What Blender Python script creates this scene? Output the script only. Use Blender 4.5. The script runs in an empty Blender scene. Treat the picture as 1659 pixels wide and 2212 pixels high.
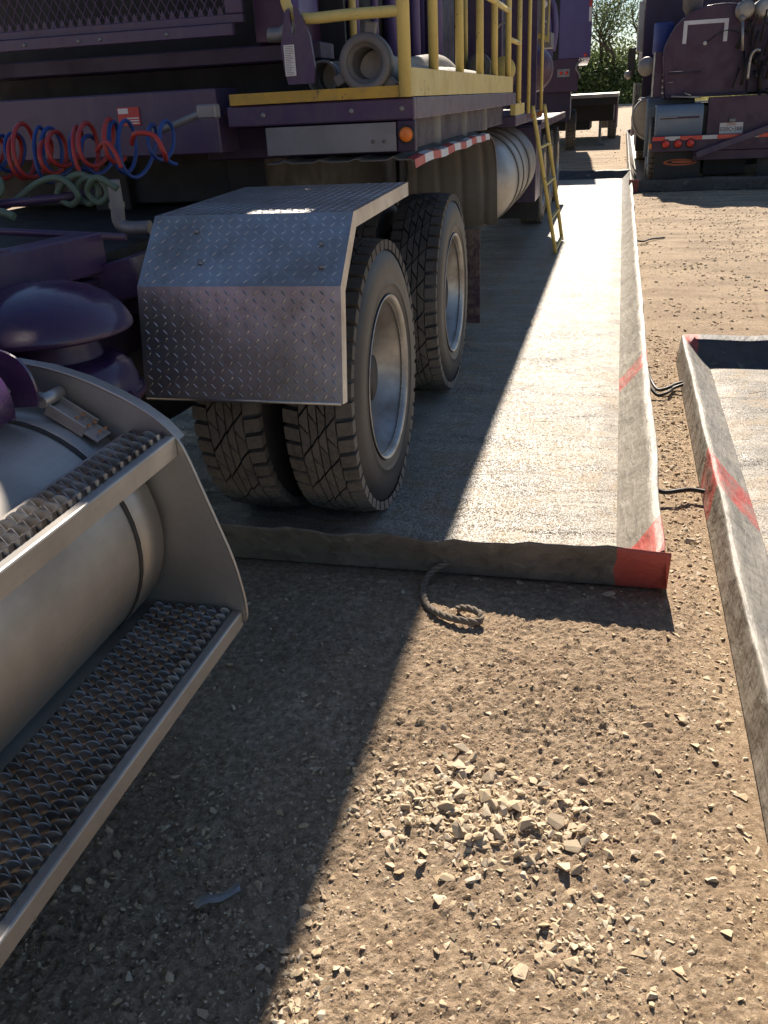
import bpy, math, random
import numpy as np
from mathutils import Vector, Matrix
R=math.radians; PI=math.pi; sin=math.sin; cos=math.cos
random.seed(7); rng=np.random.default_rng(7)
S=bpy.context.scene; C=S.collection

# ------------------------------------------------------------------ camera, sky, sun, exposure
cam=bpy.data.cameras.new('camera'); co=bpy.data.objects.new('camera',cam); C.objects.link(co)
cam.sensor_fit='VERTICAL'; cam.sensor_height=24; cam.lens=24*1912/2212
cam.clip_start=.05; cam.clip_end=3000
def _cam():
    y=np.array([1347-829.5,190-1106.,1912.]); y/=np.linalg.norm(y)
    d=np.cross(y,np.array([1,-.053,0.])); d/=np.linalg.norm(d)
    if d[1]<0: d=-d
    z=-d; x=np.cross(y,z); M=np.array([x,y,z])
    m=Matrix.Identity(4)
    for i in range(3):
        m[i][0]=M[i][0]; m[i][1]=-M[i][1]; m[i][2]=-M[i][2]
    m[2][3]=1.52
    return m
co.matrix_world=_cam(); S.camera=co
S.render.resolution_x=768; S.render.resolution_y=1024
SUN=Vector((-.09,1.26,1)).normalized()
w=bpy.data.worlds.new('World'); S.world=w; w.use_nodes=True
nt=w.node_tree; bg=nt.nodes['Background']; sk=nt.nodes.new('ShaderNodeTexSky')
sk.sky_type='NISHITA'; sk.sun_disc=False; sk.sun_elevation=math.asin(SUN.z); sk.sun_rotation=math.atan2(SUN.x,SUN.y)
sk.dust_density=.15; sk.air_density=1.0; sk.ozone_density=3.0
nt.links.new(sk.outputs[0],bg.inputs[0]); bg.inputs[1].default_value=.05
sl=bpy.data.lights.new('sun','SUN'); sl.energy=5.0; sl.angle=R(.53); sl.color=(1,.89,.76)
so=bpy.data.objects.new('sun',sl); C.objects.link(so); so.rotation_euler=SUN.to_track_quat('Z','Y').to_euler(); so.location=(0,0,30)
S.view_settings.view_transform='Standard'; S.view_settings.look='None'; S.view_settings.exposure=1.05; S.view_settings.gamma=1
S.render.engine='CYCLES'

# ------------------------------------------------------------------ materials
class N:
    def __init__(s,name):
        s.m=bpy.data.materials.new(name); s.m.use_nodes=True; s.t=s.m.node_tree; s.p=s.t.nodes['Principled BSDF']
        s.tc=s.t.nodes.new('ShaderNodeTexCoord').outputs['Object']
        g=s.t.nodes.new('ShaderNodeNewGeometry'); s.pos=g.outputs['Position']; s.nor=g.outputs['Normal']
    def link(s,a,b): s.t.links.new(a,b)
    def mapv(s,scale,src=None,rot=(0,0,0)):
        n=s.t.nodes.new('ShaderNodeMapping'); n.inputs['Scale'].default_value=scale; n.inputs['Rotation'].default_value=rot
        s.link(src or s.pos,n.inputs[0]); return n.outputs[0]
    def noise(s,scale,detail=4,rough=.55,src=None,dist=0):
        n=s.t.nodes.new('ShaderNodeTexNoise'); n.inputs['Scale'].default_value=scale; n.inputs['Detail'].default_value=detail
        n.inputs['Roughness'].default_value=rough; n.inputs['Distortion'].default_value=dist; s.link(src or s.pos,n.inputs['Vector']); return n.outputs[0]
    def voro(s,scale,src=None,feat='F1',out='Distance',rnd=1):
        n=s.t.nodes.new('ShaderNodeTexVoronoi'); n.feature=feat; n.inputs['Scale'].default_value=scale; n.inputs['Randomness'].default_value=rnd
        s.link(src or s.pos,n.inputs['Vector']); return n.outputs[out]
    def ramp(s,fac,stops):
        n=s.t.nodes.new('ShaderNodeValToRGB'); e=n.color_ramp.elements
        while len(e)<len(stops): e.new(.5)
        for i,(p,c) in enumerate(stops):
            e[i].position=p; e[i].color=(c,c,c,1) if not isinstance(c,tuple) else (*c,1)
        s.link(fac,n.inputs[0]); return n.outputs[0]
    def mix(s,fac,a,b,mode='MIX'):
        n=s.t.nodes.new('ShaderNodeMix'); n.data_type='RGBA'; n.blend_type=mode; n.clamp_factor=True
        for v,i in ((fac,0),(a,6),(b,7)):
            if isinstance(v,(int,float)): n.inputs[i].default_value=v if i==0 else (v,v,v,1)
            elif isinstance(v,tuple): n.inputs[i].default_value=(*v,1)
            else: s.link(v,n.inputs[i])
        return n.outputs[2]
    def math(s,op,a,b=0,c=0):
        n=s.t.nodes.new('ShaderNodeMath'); n.operation=op
        for i,v in enumerate((a,b,c)):
            if isinstance(v,(int,float)): n.inputs[i].default_value=v
            else: s.link(v,n.inputs[i])
        return n.outputs[0]
    def xyz(s,src=None):
        n=s.t.nodes.new('ShaderNodeSeparateXYZ'); s.link(src or s.pos,n.inputs[0]); return n.outputs
    def col(s,v):
        if isinstance(v,tuple): s.p.inputs['Base Color'].default_value=(*v,1)
        else: s.link(v,s.p.inputs['Base Color'])
    def set(s,k,v):
        if isinstance(v,(int,float)): s.p.inputs[k].default_value=v
        else: s.link(v,s.p.inputs[k])
    def bump(s,h,strength=.5,dist=.01):
        n=s.t.nodes.new('ShaderNodeBump'); n.inputs['Strength'].default_value=strength; n.inputs['Distance'].default_value=dist
        s.link(h,n.inputs['Height'])
        prev=getattr(s,'_b',None)
        if prev is not None: s.link(prev,n.inputs['Normal'])
        s._b=n.outputs[0]; s.link(s._b,s.p.inputs['Normal'])
def paint(name,c,rough=.35,metal=0,dirt=(.12,.1,.09),amt=.5,chips=None,scale=6,coat=0):
    n=N(name); f=n.ramp(n.noise(scale,6,.65),[(.42,0),(.75,1)])
    f2=n.ramp(n.noise(scale*7,5,.7),[(.35,.35),(.7,1)])
    c1=n.mix(n.math('MULTIPLY',n.math('MULTIPLY',f,f2),amt),c,dirt)
    sv=n.ramp(n.noise(1,4,.6,src=n.mapv((14,14,1.6))),[(.5,0),(.72,1)]); c1=n.mix(n.math('MULTIPLY',sv,amt*.35),c1,dirt)
    if chips:
        k=n.ramp(n.noise(38,3,.6,src=n.mapv((1,1,.6))),[(.655,0),(.675,1)])
        k=n.math('MULTIPLY',k,n.ramp(n.noise(3.1,3),[(.45,0),(.6,1)]))
        c1=n.mix(k,c1,chips)
    n.col(c1); n.set('Roughness',n.math('ADD',n.math('MULTIPLY',f,.3),rough)); n.set('Metallic',metal)
    if coat: n.set('Coat Weight',coat); n.set('Coat Roughness',.12)
    n.bump(n.noise(scale*14,3),.08,.004)
    return n.m
M={}
M['purple']=paint('purple_paint',(.058,.033,.092),.33,dirt=(.13,.10,.10),amt=.8)
M['purple_clean']=paint('glossy_purple_paint',(.042,.018,.07),.24,amt=.2,coat=.5)
M['purple_dark']=paint('grimy_purple_paint',(.032,.016,.05),.5,dirt=(.04,.033,.03),amt=.9)
M['plum']=paint('plum_paint',(.06,.022,.058),.4,dirt=(.09,.06,.06),amt=.5)
M['violet']=paint('violet_box_paint',(.10,.075,.22),.4,amt=.3)
M['black']=paint('black_grime',(.012,.012,.013),.6,dirt=(.04,.034,.028),amt=.6)
M['yellow']=paint('chipped_yellow_paint',(.66,.53,.17),.42,dirt=(.3,.22,.1),amt=.55,chips=(.03,.025,.02))
M['strip']=paint('worn_yellow_strip',(.55,.33,.04),.55,dirt=(.22,.17,.09),amt=.9,chips=(.1,.09,.08),scale=14)
M['blue_drum']=paint('blue_drum',(.03,.06,.25),.45)
M['white']=paint('white_paint',(.7,.68,.64),.5,amt=.25)
M['cream']=paint('cream_panel',(.55,.47,.36),.45,amt=.3)
M['grey_plate']=paint('dusty_grey_plate',(.26,.26,.26),.5,metal=.55,dirt=(.2,.17,.14),amt=.6)
M['pipe']=paint('grey_exhaust_pipe',(.17,.165,.16),.55,metal=.4,dirt=(.14,.11,.09),amt=.8)
M['red_hose']=paint('red_air_hose',(.38,.035,.03),.4,amt=.15)
M['blue_hose']=paint('blue_air_hose',(.015,.06,.24),.4,amt=.15)
M['green_hose']=paint('green_cable',(.10,.16,.11),.5,amt=.3)
M['rubber_flap']=paint('mudflap_rubber',(.03,.028,.027),.6,dirt=(.12,.1,.08),amt=.6)
M['muddy']=paint('mud_caked_plate',(.06,.035,.05),.8,dirt=(.25,.2,.15),amt=1.4,scale=22)
M['corr']=paint('dusty_corrugated_steel',(.19,.178,.158),.55,metal=.3,dirt=(.13,.105,.08),amt=.8,scale=4)
M['red']=paint('red_tape',(.5,.03,.03),.3,amt=.3)
M['silver_tape']=paint('white_tape',(.7,.7,.72),.3,amt=.25)
M['orange_lens']=paint('amber_lens',(.8,.2,.02),.2,amt=.1)
M['red_lens']=paint('red_lens',(.75,.06,.04),.2,amt=.05)
M['orange']=paint('orange_emblem',(.5,.1,.02),.4,amt=.3)
M['rust']=paint('rusty_orange_bar',(.5,.2,.05),.6,amt=.6)
M['ink']=paint('dark_ink',(.03,.04,.08),.6,amt=0)
M['fender_plastic']=paint('grey_poly_fender',(.19,.25,.32),.3,dirt=(.16,.17,.17),amt=.4)
M['cable']=paint('black_cable',(.02,.02,.02),.5,dirt=(.1,.09,.07),amt=.5)
def alu():
    n=N('brushed_aluminium'); st=n.noise(30,4,.6,src=n.mapv((3,.25,3)))
    b=n.noise(2.6,5,.6); sp=n.ramp(n.noise(150,2),[(.72,0),(.78,1)])
    c=n.mix(n.ramp(b,[(.35,0),(.7,1)]),(.50,.485,.46),(.30,.275,.245)); c=n.mix(n.math('MULTIPLY',st,.45),c,(.3,.28,.25)); c=n.mix(n.math('MULTIPLY',sp,.6),c,(.1,.08,.06))
    n.col(c); n.set('Metallic',.8); n.set('Roughness',n.math('ADD',n.math('MULTIPLY',b,.4),.33)); n.bump(st,.06,.003); n.bump(n.noise(7,2),.12,.01)
    return n.m
M['alu']=alu()
def dplate():
    n=N('tread_plate_aluminium'); b=n.noise(3.2,6,.65); sm=n.noise(16,4,.7)
    c=n.mix(n.ramp(b,[(.38,0),(.68,1)]),(.54,.54,.54),(.33,.31,.28)); c=n.mix(n.math('MULTIPLY',n.ramp(sm,[(.5,0),(.8,1)]),.5),c,(.2,.17,.14))
    n.col(c); n.set('Metallic',.9); n.set('Roughness',n.math('ADD',n.math('MULTIPLY',b,.35),.22)); n.bump(n.noise(5,3),.35,.014)
    return n.m
M['dplate']=dplate()
def grip():
    n=N('serrated_grating_metal'); b=n.noise(9,5,.65)
    c=n.mix(n.ramp(b,[(.42,0),(.7,1)]),(.42,.41,.40),(.20,.165,.135)); n.col(c); n.set('Metallic',.8); n.set('Roughness',.36)
    return n.m
M['grip']=grip()
def rubber():
    n=N('dusty_tyre_rubber'); a=n.noise(5,4,.6); b=n.noise(70,5,.7); z=n.xyz()[2]
    low=n.ramp(z,[(.0,1),(.45,.6),(.9,.2)])
    f=n.math('MULTIPLY',n.ramp(n.math('ADD',n.math('MULTIPLY',a,.5),n.math('MULTIPLY',b,.55)),[(.33,0.1),(.56,1)]),low)
    n.col(n.mix(f,(.032,.031,.03),(.27,.225,.175))); n.set('Roughness',.72); n.bump(b,.25,.004)
    return n.m
M['rubber']=rubber()
def sidewall():
    n=N('tyre_sidewall'); a=n.noise(4,4,.6); b=n.ramp(n.noise(120,2,.5,src=n.mapv((1,1,1),rot=(.3,.5,.2)),),[(.7,0),(.78,1)])
    c=n.mix(n.ramp(a,[(.35,.1),(.7,.9)]),(.024,.024,.026),(.062,.055,.05)); n.col(n.mix(n.math('MULTIPLY',b,.25),c,(.3,.28,.25))); n.set('Roughness',.5); n.bump(n.noise(60,3),.1,.003)
    return n.m
M['side']=sidewall()
def rimm():
    n=N('wheel_aluminium'); a=n.noise(8,5,.6)
    n.col(n.mix(n.ramp(a,[(.4,0),(.75,1)]),(.47,.455,.43),(.25,.215,.18))); n.set('Metallic',.75); n.set('Roughness',n.math('ADD',n.math('MULTIPLY',a,.35),.27)); n.bump(n.noise(300,2),.04,.002)
    return n.m
M['rim']=rimm()
def dirt():
    n=N('dry_gravelly_dirt')
    a=n.noise(.9,5,.6); b=n.noise(7,6,.7); c=n.noise(45,5,.75); v=n.voro(90); far=n.noise(.12,5,.6)
    k=n.mix(n.ramp(a,[(.35,0),(.65,1)]),(.70,.52,.35),(.57,.415,.275))
    k=n.mix(n.ramp(b,[(.35,.0),(.7,.8)]),k,(.75,.575,.39)); k=n.mix(n.math('MULTIPLY',n.ramp(n.noise(2.0,4,.6),[(.50,0),(.62,1)]),.6),k,(.82,.63,.43))
    k=n.mix(n.math('MULTIPLY',n.ramp(c,[(.42,1),(.6,0)]),.65),k,(.27,.18,.105)); k=n.mix(n.math('MULTIPLY',n.ramp(n.noise(3.1,6,.7,dist=.6),[(.50,0),(.66,1)]),.4),k,(.38,.26,.165))
    k=n.mix(n.math('MULTIPLY',n.ramp(v,[(.1,1),(.25,0)]),.35),k,(.55,.45,.32))
    y=n.xyz()[1]; k=n.mix(n.ramp(n.math('MULTIPLY',y,.05),[(.15,0),(.45,.8)]),k,n.mix(n.ramp(n.noise(1,6,.7,src=n.mapv((.9,3.2,1))),[(.42,0),(.60,1)]),(.52,.405,.28),(.30,.23,.165)))
    n.col(k); n.set('Roughness',.93); n.set('Specular IOR Level',.25)
    n.bump(n.noise(30,9,.85),1,.026); n.bump(n.voro(120,feat='F1'),.6,.006); n.bump(n.noise(150,4,.8),.8,.005)
    return n.m
M['dirt']=dirt()
def stonem(name,cols):
    n=N(name); oi=n.t.nodes.new('ShaderNodeNewGeometry').outputs['Random Per Island']
    c=n.ramp(oi,[(i/(len(cols)-1),x) for i,x in enumerate(cols)])
    c=n.mix(n.math('MULTIPLY',n.noise(90,4,.7),.45),c,(.33,.25,.17)); n.col(c); n.set('Roughness',.9); n.bump(n.noise(140,4,.7),.35,.003)
    return n.m
M['stone']=stonem('pale_limestone',[(.60,.48,.31),(.50,.385,.235),(.66,.56,.41),(.56,.44,.28),(.60,.52,.40)])
M['clod']=stonem('dirt_clods',[(.56,.42,.26),(.47,.345,.205),(.62,.48,.31),(.38,.275,.175),(.64,.52,.37)])
RED=(.47,.085,.065)
def liner(name,base,base2,zones=(),mode='slope',spec=.5):
    n=N(name); a=n.noise(2.2,5,.6); b=n.noise(9,6,.65,dist=.8)
    c=n.mix(n.ramp(a,[(.35,0),(.65,1)]),base,base2)
    st=n.noise(16,4,.6,src=n.mapv((1,1,1) if mode!='slope' else (2.6,.45,1),rot=(0,0,R(-38) if mode=='slope' else 0)),dist=.5)
    c=n.mix(n.math('MULTIPLY',n.ramp(st,[(.48,0),(.66,1)]),.5),c,tuple(x*.45 for x in base2))
    c=n.mix(n.math('MULTIPLY',n.ramp(b,[(.58,0),(.72,1)]),.45),c,(.36,.33,.28))
    sp=n.ramp(n.voro(55),[(.05,1),(.11,0)]); sp=n.math('MULTIPLY',sp,n.ramp(n.noise(26,1),[(.48,0),(.55,1)]))
    X,Y,Z=n.xyz()
    for (ax,lo,hi,shear,fade) in zones:
        q=(X,Y,Z)[ax]
        if shear: q=n.math('MULTIPLY_ADD',X if ax==1 else Z,shear,q)
        q=n.math('ADD',q,n.math('MULTIPLY',n.math('SUBTRACT',b,.5),.05))
        f=n.math('MULTIPLY',n.math('GREATER_THAN',q,lo),n.math('LESS_THAN',q,hi))
        f=n.math('MULTIPLY',f,n.ramp(n.math('ADD',n.math('MULTIPLY',b,.5),n.math('MULTIPLY',st,.5)),[(.42,1),(.64,fade)]))
        c=n.mix(f,c,RED)
    c=n.mix(n.math('MULTIPLY',sp,.8),c,(.05,.035,.025))
    n.col(c); n.set('Roughness',.6); n.set('Specular IOR Level',spec)
    n.bump(st,.5,.014); n.bump(n.noise(70,3),.2,.003); n.bump(n.noise(3.5,4),.7,.04)
    return n.m
M['wall1']=liner('grey_berm_liner_side',(.33,.30,.25),(.25,.225,.185),[(1,4.78,5.02,-.75,.25),(1,2.2,2.78,-.75,.6)])
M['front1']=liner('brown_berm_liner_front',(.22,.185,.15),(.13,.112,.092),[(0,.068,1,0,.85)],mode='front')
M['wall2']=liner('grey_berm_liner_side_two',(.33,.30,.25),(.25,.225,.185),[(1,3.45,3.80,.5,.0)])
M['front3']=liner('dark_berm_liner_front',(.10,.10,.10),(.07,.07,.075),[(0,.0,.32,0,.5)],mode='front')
M['far2']=liner('shaded_berm_liner_end',(.07,.07,.075),(.05,.05,.055),[(0,.3,.52,0,.3)],mode='front')  # back walls turn from the sun; their shade is in this darker colour
def floorm():
    n=N('glittering_liner_floor'); a=n.noise(2.0,5,.65,src=n.mapv((1,1.6,1))); g=n.noise(260,3,.7); d=n.noise(22,6,.7)
    c=n.mix(n.ramp(a,[(.38,0),(.66,1)]),(.26,.23,.185),(.42,.37,.295)); c=n.mix(n.math('MULTIPLY',n.ramp(d,[(.52,0),(.72,1)]),.6),c,(.34,.29,.22)); gm=n.noise(240,2,.7); c=n.mix(1.0,c,n.ramp(gm,[(.36,.30),(.52,.9),(.68,1.0)]),'MULTIPLY'); st2=n.ramp(n.noise(3.3,4,.6,dist=1.5),[(.52,0),(.57,1)]); c=n.mix(n.math('MULTIPLY',st2,.7),c,(.27,.205,.13))  # fine light and dark grain in the colour imitates sun glitter
    n.col(c); n.set('Roughness',n.ramp(n.math('ADD',n.math('MULTIPLY',a,.6),n.math('MULTIPLY',d,.4)),[(.36,.30),(.62,.62)])); sv=n.t.nodes.new('ShaderNodeTexWhiteNoise'); fl=n.t.nodes.new('ShaderNodeVectorMath'); fl.operation='SNAP'; fl.inputs[1].default_value=(.0042,.0065,.1); n.link(n.pos,fl.inputs[0]); n.link(fl.outputs[0],sv.inputs[0]); n.set('Specular IOR Level',n.ramp(n.math('MULTIPLY',sv.outputs[0],n.math('ADD',a,.5)),[(.3,.04),(.65,.4),(1,1)]))
    n.bump(n.noise(5,3,.5,src=n.mapv((.25,1.3,1)),dist=.6),.8,.045); gr=n.noise(230,2,.8); n.bump(gr,.6,.0016)
    va=n.t.nodes.new('ShaderNodeVectorMath'); va.operation='MULTIPLY_ADD'; va.inputs[1].default_value=(.62,.62,0); va.inputs[2].default_value=(-.31,-.31,0); n.link(sv.outputs[1],va.inputs[0]); vb=n.t.nodes.new('ShaderNodeVectorMath'); vb.operation='ADD'; n.link(va.outputs[0],vb.inputs[0]); n.link(n._b,vb.inputs[1]); vc=n.t.nodes.new('ShaderNodeVectorMath'); vc.operation='NORMALIZE'; n.link(vb.outputs[0],vc.inputs[0]); n.link(vc.outputs[0],n.p.inputs['Normal'])
    return n.m
M['floor']=floorm()
def leafm(name,a,b):
    n=N(name); r=n.t.nodes.new('ShaderNodeNewGeometry').outputs['Random Per Island']
    n.col(n.mix(r,a,b)); n.set('Roughness',.6)
    tr=n.t.nodes.new('ShaderNodeBsdfTranslucent'); n.link(n.mix(r,tuple(min(1,x*1.6) for x in a),tuple(min(1,x*1.6) for x in b)),tr.inputs[0])
    ms=n.t.nodes.new('ShaderNodeMixShader'); ms.inputs[0].default_value=.28; o=n.t.nodes['Material Output']
    n.link(n.p.outputs[0],ms.inputs[1]); n.link(tr.outputs[0],ms.inputs[2]); n.link(ms.outputs[0],o.inputs[0]); return n.m
M['leaf']=leafm('tree_leaves',(.06,.095,.035),(.14,.18,.06)); M['leaf2']=leafm('yellow_green_leaves',(.10,.14,.03),(.17,.19,.06))
M['grass']=leafm('dry_grass',(.17,.17,.06),(.30,.27,.12)); M['bark']=paint('bark',(.07,.055,.04),.9,amt=.4)
M['rope']=paint('dirty_rope',(.16,.13,.10),.85,dirt=(.3,.24,.17),amt=.6,scale=40)
M['kerb']=paint('pale_kerb',(.3,.3,.28),.8)

# ------------------------------------------------------------------ mesh helpers (world coordinates; build() centres them under their parent)
WL={}
class MB:
    def __init__(s): s.v=[]; s.f=[]; s.mi=[]; s.sm=[]
    def add(s,vs,fs,mi=0,sm=False):
        o=len(s.v); s.v+=[tuple(v) for v in vs]
        for f in fs: s.f.append(tuple(i+o for i in f)); s.mi.append(mi); s.sm.append(sm)
        return s
    def box(s,x0,x1,y0,y1,z0,z1,mi=0,rot=None,piv=None):
        c=Vector(((x0+x1)/2,(y0+y1)/2,(z0+z1)/2)); h=Vector((abs(x1-x0)/2,abs(y1-y0)/2,abs(z1-z0)/2)); b=min(h)*.22; b=min(b,.006)
        vs=[]
        # chamfered box: each corner gives three vertices
        for sx in (-1,1):
            for sy in (-1,1):
                for sz in (-1,1):
                    for k in range(3):
                        p=[sx*(h[0]-b),sy*(h[1]-b),sz*(h[2]-b)]; p[k]=(sx,sy,sz)[k]*h[k]; vs.append(Vector(p))
        I=lambda sx,sy,sz,k:((sx>0)*4+(sy>0)*2+(sz>0))*3+k
        fs=[]
        for k in range(3):
            a,bx=[i for i in range(3) if i!=k]
            for sg in (-1,1):
                q=[]
                for (u,v) in ((-1,-1),(1,-1),(1,1),(-1,1)):
                    t=[0,0,0]; t[k]=sg; t[a]=u; t[bx]=v; q.append(I(*t,k))
                flip=(sg<0)!=(k==1)
                fs.append(q[::-1] if flip else q)
        for k in range(3):
            a,bx=[i for i in range(3) if i!=k]
            for u in (-1,1):
                for v in (-1,1):
                    q=[]
                    for (t0,kk) in ((-1,a),(-1,bx),(1,bx),(1,a)):
                        t=[0,0,0]; t[k]=t0; t[a]=u; t[bx]=v; q.append(I(*t,kk))
                    fs.append(q)
        for sx in (-1,1):
            for sy in (-1,1):
                for sz in (-1,1): fs.append([I(sx,sy,sz,0),I(sx,sy,sz,1),I(sx,sy,sz,2)])
        if rot is not None:
            pv=Vector(piv) if piv else c
            vs=[rot@(v+c-pv)+pv for v in vs]
        else: vs=[v+c for v in vs]
        return s.add(vs,fs,mi)
    def tube(s,pts,r,n=10,mi=0,cap=True,rf=None):
        P=[Vector(p) for p in pts]; up=None; o=len(s.v); L=len(P)
        for i,p in enumerate(P):
            t=(P[min(i+1,L-1)]-P[max(i-1,0)]).normalized()
            if up is None:
                up=t.orthogonal().normalized()
            up=(up-t*up.dot(t)).normalized(); bi=t.cross(up)
            rr=(r[i] if isinstance(r,(list,tuple)) else r)*(rf(i) if rf else 1)
            for k in range(n): a=2*PI*k/n; s.v.append(tuple(p+(up*cos(a)+bi*sin(a))*rr))
        for i in range(L-1):
            for k in range(n):
                s.f.append((o+i*n+k,o+i*n+(k+1)%n,o+(i+1)*n+(k+1)%n,o+(i+1)*n+k)); s.mi.append(mi); s.sm.append(True)
        if cap:
            s.f.append(tuple(o+k for k in range(n))[::-1]); s.f.append(tuple(o+(L-1)*n+k for k in range(n)))
            s.mi+=[mi,mi]; s.sm+=[False,False]
        return s
    def lathe(s,c,ax,prof,n=40,mi=0,sm=True,a0=0,a1=2*PI):
        # prof: (position along axis, radius)
        A={'x':(Vector((1,0,0)),Vector((0,1,0)),Vector((0,0,1))),'y':(Vector((0,1,0)),Vector((0,0,1)),Vector((1,0,0))),'z':(Vector((0,0,1)),Vector((1,0,0)),Vector((0,1,0)))}[ax]
        o=len(s.v); c=Vector(c); full=abs(a1-a0-2*PI)<1e-6; m=n if full else n+1
        for (t,r) in prof:
            for k in range(m):
                a=a0+(a1-a0)*k/n; s.v.append(tuple(c+A[0]*t+(A[1]*cos(a)+A[2]*sin(a))*r))
        for i in range(len(prof)-1):
            for k in range(n):
                k2=(k+1)%m
                s.f.append((o+i*m+k,o+i*m+k2,o+(i+1)*m+k2,o+(i+1)*m+k)); s.mi.append(mi if not isinstance(mi,list) else mi[i]); s.sm.append(sm)
        return s
    def prism(s,poly,ax,t0,t1,mi=0):
        # poly in the two remaining axes in order
        n=len(poly)
        def mk(p,t): q=list(p); q.insert(ax,t); return q
        vs=[mk(p,t0) for p in poly]+[mk(p,t1) for p in poly]
        fs=[tuple(range(n))[::-1],tuple(range(n,2*n))]+[(i,(i+1)%n,n+(i+1)%n,n+i) for i in range(n)]
        return s.add(vs,fs,mi)
    def sheet(s,rows,mi=0,sm=True,th=0):
        # rows: list of rows of points
        m=len(rows[0]); o=len(s.v)
        for r in rows: s.v+=[tuple(p) for p in r]
        for i in range(len(rows)-1):
            for k in range(m-1):
                s.f.append((o+i*m+k,o+i*m+k+1,o+(i+1)*m+k+1,o+(i+1)*m+k)); s.mi.append(mi if not callable(mi) else mi(i,k)); s.sm.append(sm)
        return s
    def build(s,name,mat,parent=None,label=None,solid=0):
        me=bpy.data.meshes.new(name); v=np.array(s.v,dtype=float)
        c=(v.min(0)+v.max(0))/2
        if parent is None: c[2]=v[:,2].min()
        v-=c; me.from_pydata(v.tolist(),[],s.f)
        mats=mat if isinstance(mat,(list,tuple)) else [mat]
        for m in mats: me.materials.append(M[m])
        me.polygons.foreach_set('material_index',s.mi); me.polygons.foreach_set('use_smooth',s.sm); me.update()
        import bmesh
        bm=bmesh.new(); bm.from_mesh(me); bmesh.ops.recalc_face_normals(bm,faces=bm.faces); bm.to_mesh(me); bm.free()
        o=bpy.data.objects.new(name,me); C.objects.link(o); WL[o]=Vector(c)
        if parent: o.parent=parent; o.location=Vector(c)-WL[parent]
        else: o.location=c
        if label: o['label']=label
        if solid:
            md=o.modifiers.new('thickness','SOLIDIFY'); md.thickness=solid; md.offset=0
        return o
def tag(o,label,cat,group=None,kind=None):
    o['label']=label; o['category']=cat
    if group: o['group']=group
    if kind: o['kind']=kind
    return o
def struct(o): o['kind']='structure'; return o
def thing(name,loc,label,cat,group=None):
    o=bpy.data.objects.new(name,None); C.objects.link(o); o.location=loc; o.empty_display_size=.2; WL[o]=Vector(loc); return tag(o,label,cat,group)
def sub(name,loc,parent):
    o=bpy.data.objects.new(name,None); C.objects.link(o); WL[o]=Vector(loc); o.parent=parent; o.location=Vector(loc)-WL[parent]; o.empty_display_size=.1; return o
def text_part(txt,size,loc,rot,mat,parent,name='lettering',ext=.0008):
    cu=bpy.data.curves.new('t','FONT'); cu.body=txt; cu.size=size; cu.align_x='CENTER'; cu.align_y='CENTER'; cu.extrude=ext
    to=bpy.data.objects.new('t',cu); C.objects.link(to); dg=bpy.context.evaluated_depsgraph_get(); dg.update()
    me=bpy.data.meshes.new_from_object(to.evaluated_get(dg)); bpy.data.objects.remove(to)
    me.materials.clear(); me.materials.append(M[mat]); me.name=name
    o=bpy.data.objects.new(name,me); C.objects.link(o); o.parent=parent; o.location=Vector(loc)-WL[parent]; o.rotation_euler=rot; WL[o]=Vector(loc); return o
def smooth_path(P,n=8):
    P=[Vector(p) for p in P]; out=[]
    for i in range(len(P)-1):
        a,b,c,d=P[max(i-1,0)],P[i],P[i+1],P[min(i+2,len(P)-1)]
        for k in range(n):
            t=k/n; out.append(.5*((2*b)+(c-a)*t+(2*a-5*b+4*c-d)*t*t+(3*b-a-3*c+d)*t**3))
    return out+[P[-1]]

# value noise
_T=rng.random((256,256))
def vn(x,y):
    xi=np.floor(x).astype(int); yi=np.floor(y).astype(int); fx=x-xi; fy=y-yi; fx=fx*fx*(3-2*fx); fy=fy*fy*(3-2*fy)
    g=lambda a,b:_T[a%256,b%256]
    return (g(xi,yi)*(1-fx)+g(xi+1,yi)*fx)*(1-fy)+(g(xi,yi+1)*(1-fx)+g(xi+1,yi+1)*fx)*fy
def fbm(x,y,o=4,g=.5):
    s=0; a=1; t=0
    for i in range(o): s=s+a*(vn(x*2**i+17*i,y*2**i+5*i)-.5); t+=a; a*=g
    return s/t
BERMS=[(-3.7,.236,2.70,18.1),(.405,3.7,-1.2,5.53),(.17,3.3,15.54,35.)]
def gh(x,y):
    x=np.asarray(x,float); y=np.asarray(y,float)
    near=np.clip(1.3-y/9,0.15,1)
    h=.030*fbm(x*1.7,y*1.7,3)+.012*near*fbm(x*7,y*7,3,.5)+(.006+.034*np.clip(fbm(x*2.3+5,y*2.3,3)+.42,0,.8))*near*np.abs(fbm(x*30+9,y*30,4,.85))*1.6+.008*near*fbm(x*80,y*80,2,.8)
    h+=.014*np.exp(-(((x+.22)/.26)**2+((y-1.55)/.17)**2))
    ms=np.ones_like(h)
    for (a,b,c,d) in BERMS:
        dx=np.maximum(np.maximum(a-x,x-b),0); dy=np.maximum(np.maximum(c-y,y-d),0); dd=np.hypot(dx,dy)
        ms=np.minimum(ms,np.clip(dd/.10,0,1))
    far=np.clip((np.hypot(x,y)-60)/200,0,1)
    return h*ms-.012*(1-ms)+far*0
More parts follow.
